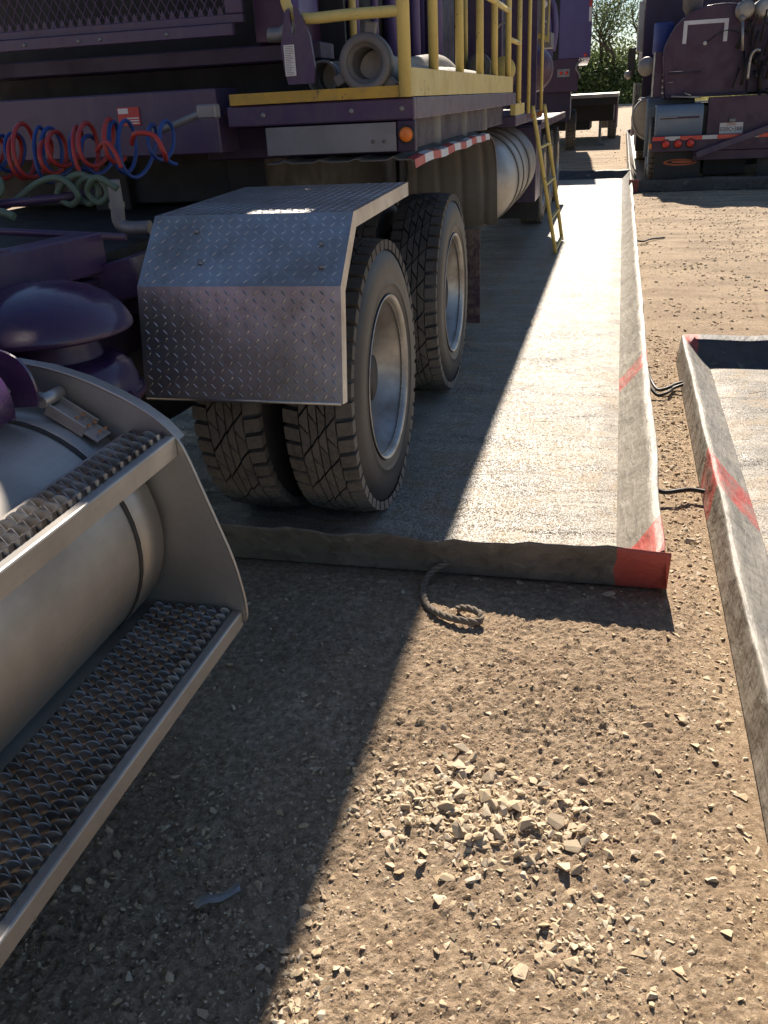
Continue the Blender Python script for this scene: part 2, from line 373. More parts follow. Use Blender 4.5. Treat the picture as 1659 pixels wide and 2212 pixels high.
def mesh_np(name,v,f,mat,smooth,mi=None):
    me=bpy.data.meshes.new(name); n=f.shape[1]
    me.vertices.add(len(v)); me.vertices.foreach_set('co',v.astype(np.float32).ravel())
    me.loops.add(f.size); me.loops.foreach_set('vertex_index',f.astype(np.int32).ravel())
    me.polygons.add(len(f)); me.polygons.foreach_set('loop_start',np.arange(0,f.size,n,dtype=np.int32)); me.polygons.foreach_set('loop_total',np.full(len(f),n,dtype=np.int32))
    me.polygons.foreach_set('use_smooth',np.full(len(f),smooth))
    for m in (mat if isinstance(mat,list) else [mat]): me.materials.append(M[m])
    if mi is not None: me.polygons.foreach_set('material_index',mi)
    me.update(calc_edges=True); me.validate()
    o=bpy.data.objects.new(name,me); C.objects.link(o); WL[o]=Vector((0,0,0)); return o

# ------------------------------------------------------------------ ground
def axis(segs):
    out=[]
    for a,b,s in segs: out+=list(np.arange(a,b,s))
    return np.array(out)
gx=np.concatenate([-np.geomspace(1500,2.3,50),axis([(-2.2,-1.1,.03),(-1.1,.62,.0065),(.62,3,.03)]),np.geomspace(3,1500,50)])
gy=np.concatenate([-np.geomspace(1500,1.2,40),axis([(-1.1,.8,.05),(.8,2.75,.0065),(2.75,6.,.016),(6,20,.08)]),np.geomspace(20,2500,90)])
X,Y=np.meshgrid(gx,gy); Z=gh(X,Y); v=np.stack([X.ravel(),Y.ravel(),Z.ravel()],1); nx=len(gx); ny=len(gy)
i=np.arange((nx-1)*(ny-1)); r=i//(nx-1); c=i%(nx-1); a=r*nx+c
struct(mesh_np('ground',v,np.stack([a,a+1,a+nx+1,a+nx],1),'dirt',True))
def blocked(x,y,m=.015):
    o=np.zeros(len(x),bool)
    for (a,b,c,d) in BERMS: o|=(x>a-m)&(x<b+m)&(y>c-m)&(y<d+m)
    return o
# stones: a bank of irregular shapes
def stone_shape(nv=12,k=0):
    import bmesh
    bm=bmesh.new(); d=rng.normal(size=(nv,3)); d/=np.linalg.norm(d,axis=1)[:,None]; d*=rng.uniform(.8,1.1,(nv,1)); d*=np.array([1,rng.uniform(.55,.95),rng.uniform(.28,.55)])
    for p in d: bm.verts.new(p)
    res=bmesh.ops.convex_hull(bm,input=bm.verts); 
    for e in [x for x in bm.verts if not x.link_faces]: bm.verts.remove(e)
    bmesh.ops.triangulate(bm,faces=bm.faces); bm.verts.index_update()
    V=np.array([x.co[:] for x in bm.verts]); F=np.array([[q.index for q in f.verts] for f in bm.faces]); bm.free(); return V,F
BANK=[stone_shape(n) for n in (9,10,11,12,13,14,10,12,11,15)]
def scatter(name,x,y,s,mat,sink=.33):
    k=~blocked(x,y,.5*s.max() if s.max()<.02 else .012); x=x[k]; y=y[k]; s=s[k]; z=gh(x,y)+s*.3-s*sink; VV=[];FF=[]; o=0
    b=rng.integers(0,len(BANK),len(x)); ang=rng.uniform(0,2*PI,len(x)); tl=rng.normal(0,.3,(len(x),2))
    for i in range(len(BANK)):
        I=np.where(b==i)[0]; V,F=BANK[i]
        P=V[None]*s[I][:,None,None]; ca=np.cos(ang[I])[:,None]; sa=np.sin(ang[I])[:,None]
        px=P[:,:,0]*ca-P[:,:,1]*sa; py=P[:,:,0]*sa+P[:,:,1]*ca; pz=P[:,:,2]+px*tl[I,0][:,None]+py*tl[I,1][:,None]
        P=np.stack([px+x[I][:,None],py+y[I][:,None],pz+z[I][:,None]],2).reshape(-1,3)
        F2=(F[None]+(np.arange(len(I))*len(V))[:,None,None]+o).reshape(-1,3); VV.append(P); FF.append(F2); o+=len(P)
    ob=mesh_np(name,np.concatenate(VV),np.concatenate(FF),mat,False); return ob
def U(a,b,n): return rng.uniform(a,b,n)
def dens(x,y): return np.clip(.45+1.6*fbm(x*1.6+3,y*1.6,3)+.5*fbm(x*6,y*6,2),0,1)
xs=[];ys=[];ss=[]
def patch(n,x0,x1,y0,y1,s0,s1,p=2.5,d=True):
    x=U(x0,x1,n);y=U(y0,y1,n);s=s0+(s1-s0)*rng.random(n)**p
    if d: k=rng.random(n)<dens(x,y); x=x[k];y=y[k];s=s[k]
    xs.append(x);ys.append(y);ss.append(s)
patch(26000,-1.2,.62,.8,2.75,.0022,.0085,3)
patch(2000,-1.2,.62,.8,2.75,.005,.019,2.8)
patch(9000,.2,.45,2.6,6.2,.003,.016,3)
patch(260,-.95,.62,.8,2.75,.009,.022,3)
patch(26000,.2,3.2,5.5,15.6,.005,.026,4)
patch(2500,-2.5,1,18.2,40,.01,.05,3)
X_=np.concatenate(xs);Y_=np.concatenate(ys);S_=np.concatenate(ss)
cut=rng.random(len(X_))<.85
tag(scatter('dirt_crumbs',X_[cut],Y_[cut],S_[cut],'clod'),'fine tan crumbs of dry dirt strewn over the ground','gravel',kind='stuff')
xs=[];ys=[];ss=[]
n=800; hx=rng.normal(-.215,.13,n); hy=rng.normal(1.56,.085,n); hs=.006+.014*rng.random(n)**1.6; xs.append(hx);ys.append(hy);ss.append(hs)
n=260; xs.append(rng.normal(-.42,.08,n));ys.append(rng.normal(1.62,.08,n));ss.append(.004+.009*rng.random(n)**2)
n=240; xs.append(rng.normal(.02,.1,n));ys.append(rng.normal(1.28,.08,n));ss.append(.005+.011*rng.random(n)**2)
n=120; xs.append(rng.normal(-.5,.04,n));ys.append(rng.normal(1.04,.06,n));ss.append(.005+.011*rng.random(n)**2)
n=500; xs.append(U(.25,.43,n));ys.append(U(1.5,4.6,n));ss.append(.006+.013*rng.random(n)**2)
X2=np.concatenate([X_[~cut]]+xs);Y2=np.concatenate([Y_[~cut]]+ys);S2=np.concatenate([S_[~cut]]+ss)
tag(scatter('gravel',X2,Y2,S2,'stone'),'pale limestone gravel chips scattered on the tan dirt','gravel',kind='stuff')
GR='largest stones of the loose gravel heap'
for i in range(46):
    x=rng.normal(-.21,.12); y=rng.normal(1.56,.08); s=rng.uniform(.016,.026); V,F=BANK[i%10]
    mb=MB(); a=rng.uniform(0,6.28); t=rng.normal(0,.3)
    mb.add([(x+s*(p[0]*cos(a)-p[1]*sin(a)),y+s*(p[0]*sin(a)+p[1]*cos(a)),float(gh(x,y))+.006+s*(p[2]+.2+p[0]*t)) for p in V],[tuple(f) for f in F])
    tag(mb.build('stone','stone'),'pale angular limestone chunk lying in the heap of loose gravel','stone',GR)
for (x,y,s,l) in [(-.275,1.364,.024,'brownish stone standing alone below the gravel heap'),(.05,2.63,.028,'grey stone at the foot of the berm front in its shadow'),(-.02,2.40,.018,'small light stone in the shadow strip of the berm'),(.33,3.05,.03,'flat pale stone between the two berms'),(-.09,1.17,.022,'largest stone at the lower right of the foreground dirt'),(.0,1.21,.018,'tan stone beside the largest lower right stone')]:
    V,F=BANK[int(s*1000)%10]; tag(MB().add([(x+s*p[0],y+s*p[1],float(gh(x,y))+s*(p[2]*.8+.25)) for p in V],[tuple(f) for f in F]).build('stone','stone'),l,'stone')
# metal strip in the shade
ms=MB(); pts=[(-.772,1.172),(-.70,1.243)]; 
ms.sheet([[( -.775+.0*k+ .075*t+.012*k, 1.19+.06*t-.018*k+.004*sin(t*9), .017+.003*sin(t*7)) for k in (0,1)] for t in np.linspace(0,1,8)])
tag(ms.build('metal_strip','grey_plate',solid=.002),'thin grey metal strip lying on the shaded dirt','scrap')

# ------------------------------------------------------------------ spill berms
def berm(name,rect,h,label,mats,fh=None,lean=.02,inn=.165,floor_n=.012,flean=-.055):
    x0,x1,y0,y1=rect; T=thing(name,((x0+x1)/2,(y0+y1)/2,0),label,'containment berm','spill containment berms')
    nz=lambda a,b,k:float(fbm(np.array(a*k),np.array(b*k),3))
    # floor
    xx=np.concatenate([np.arange(x0+inn,x1-inn-1.6,.12),np.linspace(max(x1-inn-1.6,x0+inn),x1-inn,54)]) if x1<1 else np.concatenate([np.linspace(x0+inn,x0+inn+1.2,40),np.arange(x0+inn+1.3,x1-inn,.2),[x1-inn]])
    yy=np.concatenate([np.arange(y0+inn,min(y0+9,y1-inn),.035),np.arange(min(y0+9,y1-inn),y1-inn,.15),[y1-inn]])
    Xf,Yf=np.meshgrid(xx,yy); wr=.012*fbm(Xf*1.3,Yf*4.2,3)+.016*np.abs(fbm(Xf*.9+8,Yf*2.6+3,2))+.007*fbm(Xf*3,Yf*9,2); e=np.minimum(np.minimum(Xf-(x0+inn),(x1-inn)-Xf),np.minimum(Yf-(y0+inn),(y1-inn)-Yf)); 
    Zf=floor_n+wr*np.clip(e/.08,0,1)+.004*np.clip(e/.08,0,1)
    m=MB(); m.sheet([[ (Xf[j,i],Yf[j,i],Zf[j,i]) for i in range(len(xx))] for j in range(len(yy))]); m.build('floor_liner','floor',T)
    sides=[('front',(x0,y0),(x1,y0),(0,1)),('right',(x1,y0),(x1,y1),(-1,0)),('back',(x1,y1),(x0,y1),(0,-1)),('left',(x0,y1),(x0,y0),(1,0))]
    for (k,a,b,d) in sides:
        ln=lean if k!='front' else flean; a=(a[0],a[1]+flean) if k=='right' else a; b=(b[0],b[1]+flean) if k=='left' else b; L=math.hypot(b[0]-a[0],b[1]-a[1]); n=int(min(L/.05,220)); rows=[]
        ux,uy=(b[0]-a[0])/L,(b[1]-a[1])/L
        prof=[(0,0),(.3,0),(.62,0),(.93,0),(1,.3),(.93,1),(.55,2),(.25,3),(0,4)]
        for i in range(n+1):
            t=i/n*L; row=[]
            px,py=a[0]+ux*t,a[1]+uy*t; hh=h*(1+.28*nz(px+3,py,1.1)+.10*nz(px,py+9,4))
            if fh and k=='front': hh=fh(px)
            e=min(t,L-t)
            if e<.25: hh=hh+(h-hh)*(1-e/.25) 
            wob=.022*nz(px,py,1.6)*min(1,e/.3)+.008*nz(px+4,py,6)*min(1,e/.1)
            for q,(hz,st) in enumerate(prof):
                if q<4: inset=ln*[0,.3,.62,.93][q]; z=hh*hz
                elif q==4: inset=ln+.003; z=hh
                else:
                    f=(q-4)/4; inset=ln+.006+(inn-ln-.006)*f; z=floor_n+(hh-floor_n)*(1-f) - .012*sin(f*PI)
                    if q==8: z=floor_n-.001
                # mitre at the ends
                tt=min(max(t,0),L)
                tm=max(inset,min(L-inset,t)) if e<inset+.0 else t
                lat=inset+ (wob*hz if q<8 else 0) + (.010*nz(px*1+2,hz*1.5,7) if 0<q<4 else 0)
                X=a[0]+ux*tm+d[0]*lat; Y=a[1]+uy*tm+d[1]*lat
                row.append((X,Y,z + (.006*nz(px+q,py-q,9) if 4<q<8 else 0)))
            rows.append(row)
        m=MB(); m.sheet(rows); m.build('side_wall',mats.get(k,mats['*']),T)
    return T
FX=[-3.7,-1.27,-1.01,-.923,-.674,-.60,-.575,-.546,-.51,-.4,-.219,.071,.236]
FZ=[.16,.163,.163,.154,.163,.161,.150,.139,.154,.158,.164,.177,.185]
def fh1(x):
    base=np.interp(x,FX,FZ)
    return float(base)+.004*sin(x*23)+.003*sin(x*51)
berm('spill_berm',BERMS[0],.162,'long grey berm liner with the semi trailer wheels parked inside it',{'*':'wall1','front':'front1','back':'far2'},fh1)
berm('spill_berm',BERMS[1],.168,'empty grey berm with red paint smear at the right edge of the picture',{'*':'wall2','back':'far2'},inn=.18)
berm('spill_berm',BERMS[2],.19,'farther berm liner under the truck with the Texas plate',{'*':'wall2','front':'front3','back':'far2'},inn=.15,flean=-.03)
def cable(name,P,r,mat,label,cat,n=8):
    return tag(MB().tube(smooth_path(P,n),r,8).build(name,mat),label,cat)
def braided(P,r,mat,name,label,cat):
    pts=smooth_path(P,26); mb=MB(); 
    for k in range(3):
        q=[]; up=None; dist=0
        for i,p in enumerate(pts):
            t=(pts[min(i+1,len(pts)-1)]-pts[max(i-1,0)]).normalized()
            if up is None: up=t.orthogonal().normalized()
            up=(up-t*up.dot(t)).normalized(); bi=t.cross(up)
            if i: dist+=(p-pts[i-1]).length
            a=dist/r*.9+2*PI*k/3; q.append(p+(up*cos(a)+bi*sin(a))*r*.5)
        mb.tube(q,r*.62,7)
    return tag(mb.build(name,mat),label,cat)
braided([(-.50,2.685,.05),(-.545,2.64,.035),(-.56,2.56,.02),(-.53,2.45,.02),(-.47,2.385,.024),(-.40,2.36,.024),(-.345,2.365,.022),(-.348,2.40,.03),(-.39,2.425,.03),(-.425,2.44,.016)],.011,'rope','rope_loop','dirty rope loop lying on the dirt by the front of the berm','rope')
cable('cable',[(.225,5.12,.06),(.25,5.0,.02),(.28,4.86,.02),(.33,4.86,.035),(.37,4.97,.02),(.43,5.0,.03)],.009,'cable','black cable looping between the berms, farther of the pair','cable')
cable('cable',[(.225,4.86,.05),(.27,4.78,.018),(.32,4.78,.03),(.36,4.9,.02),(.43,4.93,.04)],.009,'cable','black cable in the gap between the berms, nearer of the crossing pair','cable')
cable('cable',[(.2,3.44,.05),(.25,3.43,.035),(.31,3.44,.04),(.36,3.47,.035),(.43,3.46,.03)],.010,'cable','single black cable bridging the gap below the red smear','cable')
cable('cable',[(.22,10.2,.03),(.30,10.2,.02),(.38,10.35,.02),(.53,10.5,.012)],.010,'cable','short black cable end lying far along the berm side','cable')
#@@PART2@@
# ------------------------------------------------------------------ wheels
def tyre_mb(xo,y,z,Rr=.53,W=.28,detail=True,inward=-1):
    m=MB(); s=inward
    P=[(0.03,.295),(.012,.318),(.004,.345),(0,.39),(0,.425),(.004,.45),(.012,.47),(.018,.482),(.030,.497),(.045,.508),(.14,.514)]
    prof=[(a,b) for a,b in P]+[(W-a,b) for a,b in P[::-1]]
    prof.insert(3,(.001,.36)); prof.insert(4,(-.002,.362)); prof.insert(5,(0,.366))
    k=len(prof); mi=[0]*(k-1)
    m.lathe((xo,y,z),'x',[(s*a,b*Rr/.53) for a,b in prof],64,mi)
    def blk(t0,t1,a0,a1,r0,r1,sh=0,tap=.0):
        vs=[]
        for (t,a) in ((t0,a0),(t1,a0+sh),(t1,a1+sh),(t0,a1)):
            for rr,ta in ((r0,0),(r1,1)):
                r=rr-(.010*max(0,(abs(t-W/2)-W*.33)/(W*.17)) if ta else 0)
                vs.append((xo+s*t,y+r*cos(a),z+r*sin(a)))
        m.add(vs,[(1,3,5,7),(0,1,3,2),(2,3,5,4),(4,5,7,6),(6,7,1,0)],1)
    n=50 if detail else 36; d=2*PI/n; jit=[random.uniform(-.12,.12) for _ in range(n)]
    for i in range(n):
        a=i*d
        blk(.014,.070,a,a+d*.74,.488,Rr,d*.10); blk(W-.014,W-.070,a+d*.4,a+d*1.14,.488,Rr,d*.10)
        if detail:
            j=jit[i]*d
            pass
        else: blk(.08,.2,a,a+d*.8,.508,Rr,d*.4)
    if detail:
        nc=42; dc=2*PI/nc; g=dc*.075
        for c,(t0,t1) in enumerate(((.0755,.1070),(.1125,.1380),(.1435,.1685),(.1740,.2045))):
            jj=[random.uniform(-.10,.10) for _ in range(nc+1)]; jj[nc]=jj[0]
            for i in range(nc):
                B=lambda q,e:(q+.5*(c%2)+jj[q%nc]+(.24 if (q%nc)%2 else -.24)*(1 if c<2 else -1)*(1 if e else -1))*dc
                vs=[]
                for (t,al) in ((t0,B(i,0)+g),(t1,B(i,1)+g),(t1,B(i+1,1)-g),(t0,B(i+1,0)-g)):
                    for r in (.508,Rr+.002): vs.append((xo+s*t,y+r*cos(al),z+r*sin(al)))
                m.add(vs,[(1,3,5,7),(0,1,3,2),(2,3,5,4),(4,5,7,6),(6,7,1,0)],1)
    m.v=[(p[0]+(0.010*s*-1*max(0,.07-p[2])/.07*(1 if abs(p[0]-xo)<W/2 else -1)),p[1],max(p[2],.018)) for p in m.v]
    return m
def rim_mb(xo,y,z,deep=True,inward=-1):
    m=MB(); s=inward
    if deep: P=[(.026,.300),(.010,.318),(.004,.322),(.002,.318),(.010,.308),(.022,.302),(.05,.298),(.065,.285),(.12,.280),(.135,.272),(.20,.268),(.235,.25),(.242,.15),(.235,.142),(.20,.125),(.195,.06),(.195,.001)]
    else: P=[(.02,.300),(.004,.322),(.0,.318),(.03,.29),(.05,.24),(.045,.15),(-.03,.14),(-.05,.12),(-.055,.001)]
    m.lathe((xo,y,z),'x',[(s*a,b) for a,b in P],72)
    for k in range(10):
        a=2*PI*k/10; t=.232 if deep else .045; m.lathe((xo+s*(t-.012),y+.165*cos(a),z+.165*sin(a)),'x',[(s*.012,.018),(-s*.012,.018),(-s*.02,.001)],6,sm=False)
    return m
ZW=.528
def wheel(parent,xo,y,detail=True,rim='deep',inward=-1):
    e=sub('wheel',(xo,y,ZW),parent); tyre_mb(xo,y,ZW,detail=detail,inward=inward).build('tyre',['side','rubber'],e)
    if rim: rim_mb(xo,y,ZW,rim=='deep',inward).build('rim','rim',e)
    return e
def copy_wheel(e,parent,loc):
    c=e.copy(); C.objects.link(c); c.parent=parent; c.location=Vector(loc)-WL[parent]; WL[c]=Vector(loc)
    for ch in e.children:
        k=ch.copy(); C.objects.link(k); k.parent=c
    return c
def lozenges(m,O,Uv,Vv,w,h,p=.031,L=.0122,wd=.0030,ht=.0019):
    O=Vector(O); Uv=Vector(Uv).normalized(); Vv=Vector(Vv).normalized(); Nn=Uv.cross(Vv).normalized()
    if Nn.dot(Vector((.3,-.6,1)))<0: Nn=-Nn
    nu=int(w/p); nv=int(h/(p*.78))
    for j in range(nv):
        for i in range(nu):
            a=R(45) if (i+j)%2 else R(-45); cu=(i+.5)*p*w/(nu*p); cv=(j+.5)*h/nv
            A=Uv*cos(a)+Vv*sin(a); B=-Uv*sin(a)+Vv*cos(a); c=O+Uv*cu+Vv*cv+Nn*.0002
            m.add([c-A*L,c-A*L*.45-B*wd,c+A*L*.45-B*wd,c+A*L,c+A*L*.45+B*wd,c-A*L*.45+B*wd,c-A*L*.4+Nn*ht,c+A*L*.4+Nn*ht],
                  [(0,1,6),(1,2,7,6),(2,3,7),(3,4,7),(4,5,6,7),(5,0,6)])
def plate(m,a,b,c,d,th=.003):
    a,b,c,d=map(Vector,(a,b,c,d)); n=(b-a).cross(d-a).normalized()*th
    m.add([a,b,c,d,a-n,b-n,c-n,d-n],[(0,1,2,3),(7,6,5,4),(0,4,5,1),(1,5,6,2),(2,6,7,3),(3,7,4,0)])

# ------------------------------------------------------------------ tractor
TR=thing('tractor_truck',(-2.1,2.2,0),'purple tractor unit at the left with aluminium step tank, tread plate fender and dual wheels','truck')
w0=wheel(TR,-.822,3.285); copy_wheel(w0,TR,(-.842,4.93,ZW))
wi=wheel(TR,-1.165,3.285,rim=None); copy_wheel(wi,TR,(-1.185,4.93,ZW))
for y in (3.285,4.93):
    MB().lathe((-1.9,y,ZW),'x',[(-1.2,.001),(-1.2,.07),(-.3,.09),(-.1,.2),(.1,.2),(.3,.09),(1.0,.09),(1.0,.001)],24).build('axle','black',TR)
cb=MB(); cb.box(-3.25,-1.04,-1.2,.20,1.0,3.75); cb.box(-3.2,-1.10,-3.4,-1.202,1.0,2.6); CBN=cb.build('unseen_sleeper_cab','purple',TR)  # cab lies out of view; put in to block skylight
# fender: folded tread plate
def fender(xr,xl,P,parent,label=None):
    m=MB()
    P=[Vector((0,a,b)) for a,b in P]
    for i in range(len(P)-1):
        a,b=P[i],P[i+1]; A0=Vector((xl,a.y,a.z));A1=Vector((xr,a.y,a.z));B1=Vector((xr,b.y,b.z));B0=Vector((xl,b.y,b.z))
        plate(m,A0,A1,B1,B0,-.004)
        U=(A1-A0); V=(B1-A1); off=V.normalized()*.008
        lozenges(m,A0+off+Vector((.008,0,0)),U,V,U.length-.016,V.length-.016)
        # side flange bent down/in
        n=Vector((1,0,0)).cross(V.normalized())
        if n.dot(Vector((0,2,-2)))<0: n=-n
        d=n*.045
        nx=[]
    # flange polyline offset inside
    off=[]
    for i,p in enumerate(P):
        dirs=[]
        if i>0: dirs.append((P[i]-P[i-1]).normalized())
        if i<len(P)-1: dirs.append((P[i+1]-P[i]).normalized())
        t=sum(dirs,Vector()).normalized(); n=Vector((0,-t.z,t.y))
        if n.dot(Vector((0,1,-1)))<0: n=-n
        k=1/max(.5,t.dot(dirs[0])); off.append(p+n*.050*k)
    for i in range(len(P)-1):
        plate(m,(xr,P[i].y,P[i].z),(xr,P[i+1].y,P[i+1].z),(xr,off[i+1].y,off[i+1].z),(xr,off[i].y,off[i].z),-.004 if (P[i+1]-P[i]).cross(off[i]-P[i]).x>0 else .004)
        U=Vector((0,*(P[i+1]-P[i])[1:])); V=Vector((0,*(off[i]-P[i])[1:])); 
        if U.length>.1: lozenges(m,(xr+.0003,P[i].y,P[i].z),V,U,.046,U.length-.01) if V.cross(U).x>0 else lozenges(m,(xr+.0003,P[i].y,P[i].z),U,V,U.length-.01,.046)
    f=m.build('fender','dplate',parent,label)
    return f
F=fender(-.815,-1.505,[(3.66,1.222),(2.845,1.205),(2.652,1.008),(2.590,.648)],TR)
mb=MB()
for (x,y,z) in [(-1.34,2.800,1.160),(-1.30,2.715,1.073),(-.90,2.760,1.121),(-.885,2.700,1.060)]:
    mb.lathe((x,y,z),'z',[(-.004,.010),(.002,.010),(.005,.006),(.008,.006),(.008,.001)],10)
b=mb.build('fender_bolt','grey_plate',F)
MB().tube([(-.80+.0,2.596,.652)],.004).v if 0 else None
# lip stiffener under the vertical panel, with a flat lower lip
MB().tube([(-1.50,2.594,.648),(-.82,2.594,.648)],.007,8).build('fender_lip','dplate',F)
# fuel tank with two steps
tk=MB(); tk.lathe((-1.372,0,.578),'y',[(-1.0,.312),(.60,.312),(1.2,.312),(1.795,.312)],96)
TK=tk.build('fuel_tank','alu',TR)
mb=MB(); pl=[(-1.50,.99),(-1.40,.992),(-1.30,.978),(-1.21,.952),(-1.131,.918),(-1.07,.885),(-1.02,.848),(-.985,.808),(-.965,.76),(-.94,.68),(-.912,.59),(-.884,.495),(-.868,.40),(-.866,.335),(-.876,.312),(-1.15,.30),(-1.7,.30),(-1.75,.6),(-1.7,.85)]
mb.prism([(x,z) for x,z in pl],'y' if 0 else 1,1.806,1.812)
EP=mb.build('end_plate','alu',TK)
mb=MB(); e=pl[0:8]; mb.sheet([[(x,1.812,z) for x,z in e],[(x,1.845,z+.001) for x,z in e],[(x-.003,1.845,z-.004) for x,z in e],[(x-.003,1.812,z-.004) for x,z in e]]); mb.build('flange','alu',EP)
mb=MB(); mb.tube(smooth_path([(x,1.809,z) for x,z in pl[:15]],5),.0042,6); mb.build('rolled_edge','alu',EP)
def grate(m,x0,x1,y0,y1,z,pitch,wave,amp,ht,th=.0022):
    n=int((y1-y0)/pitch); nw=int(round((x1-x0)/wave)); nx=nw*10
    for i in range(n+1):
        yc=y0+(y1-y0)*i/n; sg=1 if i%2 else -1; rows=[]
        for j in range(nx+1):
            x=x0+(x1-x0)*j/nx; ph=PI*(x-x0)/(wave) ; s_=sin(ph); 
            yy=yc+sg*amp*cos(ph)*1.0; op=1-abs(cos(ph)); zz=z+ht*(abs(s_)**.8)
            rows.append([(x,yy-th-.002,z-.010),(x,yy-th*.6,zz-.001),(x,yy,zz),(x,yy+th*.9,zz-.0015),(x,yy+th+.002,z-.010)])
        m.sheet(rows,sm=False)
def step(parent,xo,xi,y0,y1,zt,lip,wave,pitch,inner):
    m=MB(); r=.004
    # channel: outer margin, outer lip, inner margin and lip
    ex=xo-.022; ix=max(xi+.014,xo-.245)
    pr=[(ex,zt-.012),(ex,zt),(xo-r,zt),(xo-r*.3,zt-r*.3),(xo,zt-r),(xo,zt-lip),(xo-.018,zt-lip),(xo-.018,zt-lip+.003),(xo-.0035,zt-lip+.003)]
    m.sheet([[(x,y,z) for x,z in pr] for y in np.linspace(y0,y1,6)],sm=False)
    pr=[(ix,zt-.012),(ix,zt),(xi,zt),(xi,zt-lip)]
    m.sheet([[(x,y,z) for x,z in pr] for y in (y0,y1)],sm=False)
    st=m.build('step','alu',parent,solid=.0022)
    g=MB(); grate(g,ix,ex,y0,y1-.012,zt,pitch,wave,pitch*.42,.0155); g.build('serrated_grating','grip',st)
    return st
step(TK,-.990,-1.127,.30,1.803,.820,.048,.040,.0170,0)
step(TK,-.878,-1.168,-.1,1.803,.345,.040,.031,.0150,0)
mb=MB()
mb.box(-1.20,-1.02,.4,.44,.30,.335); mb.build('step_support','alu',TK)
# strap, clamp, rod, bracket
def arcstrip(m,y0,y1,r,a0,a1,c=(-1.372,.578),th=.003):
    P=[(c[0]+r*cos(a),c[1]+r*sin(a)) for a in np.linspace(a0,a1,26)]; Q=[(c[0]+(r+th)*cos(a),c[1]+(r+th)*sin(a)) for a in np.linspace(a0,a1,26)]
    m.sheet([[(x,y0,z) for x,z in P],[(x,y0,z) for x,z in Q],[(x,y1,z) for x,z in Q],[(x,y1,z) for x,z in P]])
mb=MB(); arcstrip(mb,1.671,1.683,.3135,R(100),R(-100)); st=mb.build('tank_strap','rubber_flap',TK)
mb=MB(); arcstrip(mb,1.684,1.79,.3140,R(100),R(-100),th=.003); mb.build('strap_band','alu',st)
cl=MB()
q=Matrix.Rotation(R(32),3,'Y')
cl.box(-1.275,-1.135,1.725,1.785,.862,.868,rot=q); cl.box(-1.275,-1.17,1.725,1.730,.864,.893,rot=q); cl.box(-1.275,-1.17,1.780,1.785,.864,.893,rot=q)
CL=cl.build('clamp','alu',TK)
mb=MB(); mb.tube([(-1.268,1.715,.925),(-1.268,1.795,.925)],.015,14); mb.build('clamp_pin','alu',CL)
mb=MB()
for (x,z) in [(-1.152,.838),(-1.178,.852),(-1.205,.870)]:
    for y in (1.75,1.776): mb.lathe((x,y,z+.006),'z',[(0,.005),(.004,.004),(.005,.001)],8)
mb.build('rivet','rust',CL)
MB().tube([(-1.45,1.52,1.02),(-1.36,1.65,.98),(-1.268,1.755,.925)],.0085,10).build('tie_rod','grey_plate',TK)
mb=MB(); mb.tube([(-1.395,1.60,.995),(-1.382,1.62,.990)],.020,6); mb.build('nut','grey_plate',TK)
br=MB(); q=Matrix.Rotation(R(0),3,'Z')
# purple bracket: web plates joined by a curved outer flange
pb=[(-1.56,1.05),(-1.37,1.058),(-1.30,1.045),(-1.265,1.01),(-1.252,.96),(-1.258,.925)]
for y in (1.545,1.685): br.prism([(p.x,p.z) for p in smooth_path([(x,0,z) for x,z in pb],6)]+[(-1.56,.9)],1,y,y+.008)
pc=[(p.x,p.z) for p in smooth_path([(x,0,z) for x,z in pb],6)]; br.sheet([[(x,1.543,z+.001) for x,z in pc],[(x,1.60,z+.001) for x,z in pc],[(x,1.60,z-.008) for x,z in pc]])
br.box(-1.62,-1.58,1.50,1.70,.9,1.045); br.box(-1.60,-1.38,1.61,1.63,.93,1.05)
BK=br.build('tank_bracket','purple_clean',TR)
# air cleaner
ac=MB(); ac.lathe((-1.635,2.32,.975),'z',[(-.020,.04),(-.022,.20),(-.030,.236),(-.036,.244),(-.030,.250),(-.018,.249),(.002,.240),(.03,.222),(.06,.19),(.085,.145),(.102,.09),(.110,.04),(.111,.001)],64)
AC=ac.build('air_cleaner','purple_clean',TR)
MB().lathe((-1.61,2.32,.80),'z',[(0,.13),(.02,.128),(.07,.126),(.10,.115),(.14,.115)],40).build('cleaner_neck','purple',AC)
MB().lathe((-1.595,2.32,.39),'z',[(0,.20),(.30,.20),(.335,.2),(.34,.212),(.365,.214),(.37,.203),(.40,.203),(.44,.19),(.465,.165),(.475,.13),(.475,.001)],56).build('cleaner_body','purple_clean',AC)
MB().lathe((-1.595,2.32,.742),'z',[(-.008,.216),(-.008,.221),(.012,.221),(.012,.216)],56).tube([(-1.385,2.28,.755),(-1.36,2.26,.775),(-1.335,2.25,.765),(-1.328,2.25,.72)],.008,8).build('clamp_band','plum',AC)
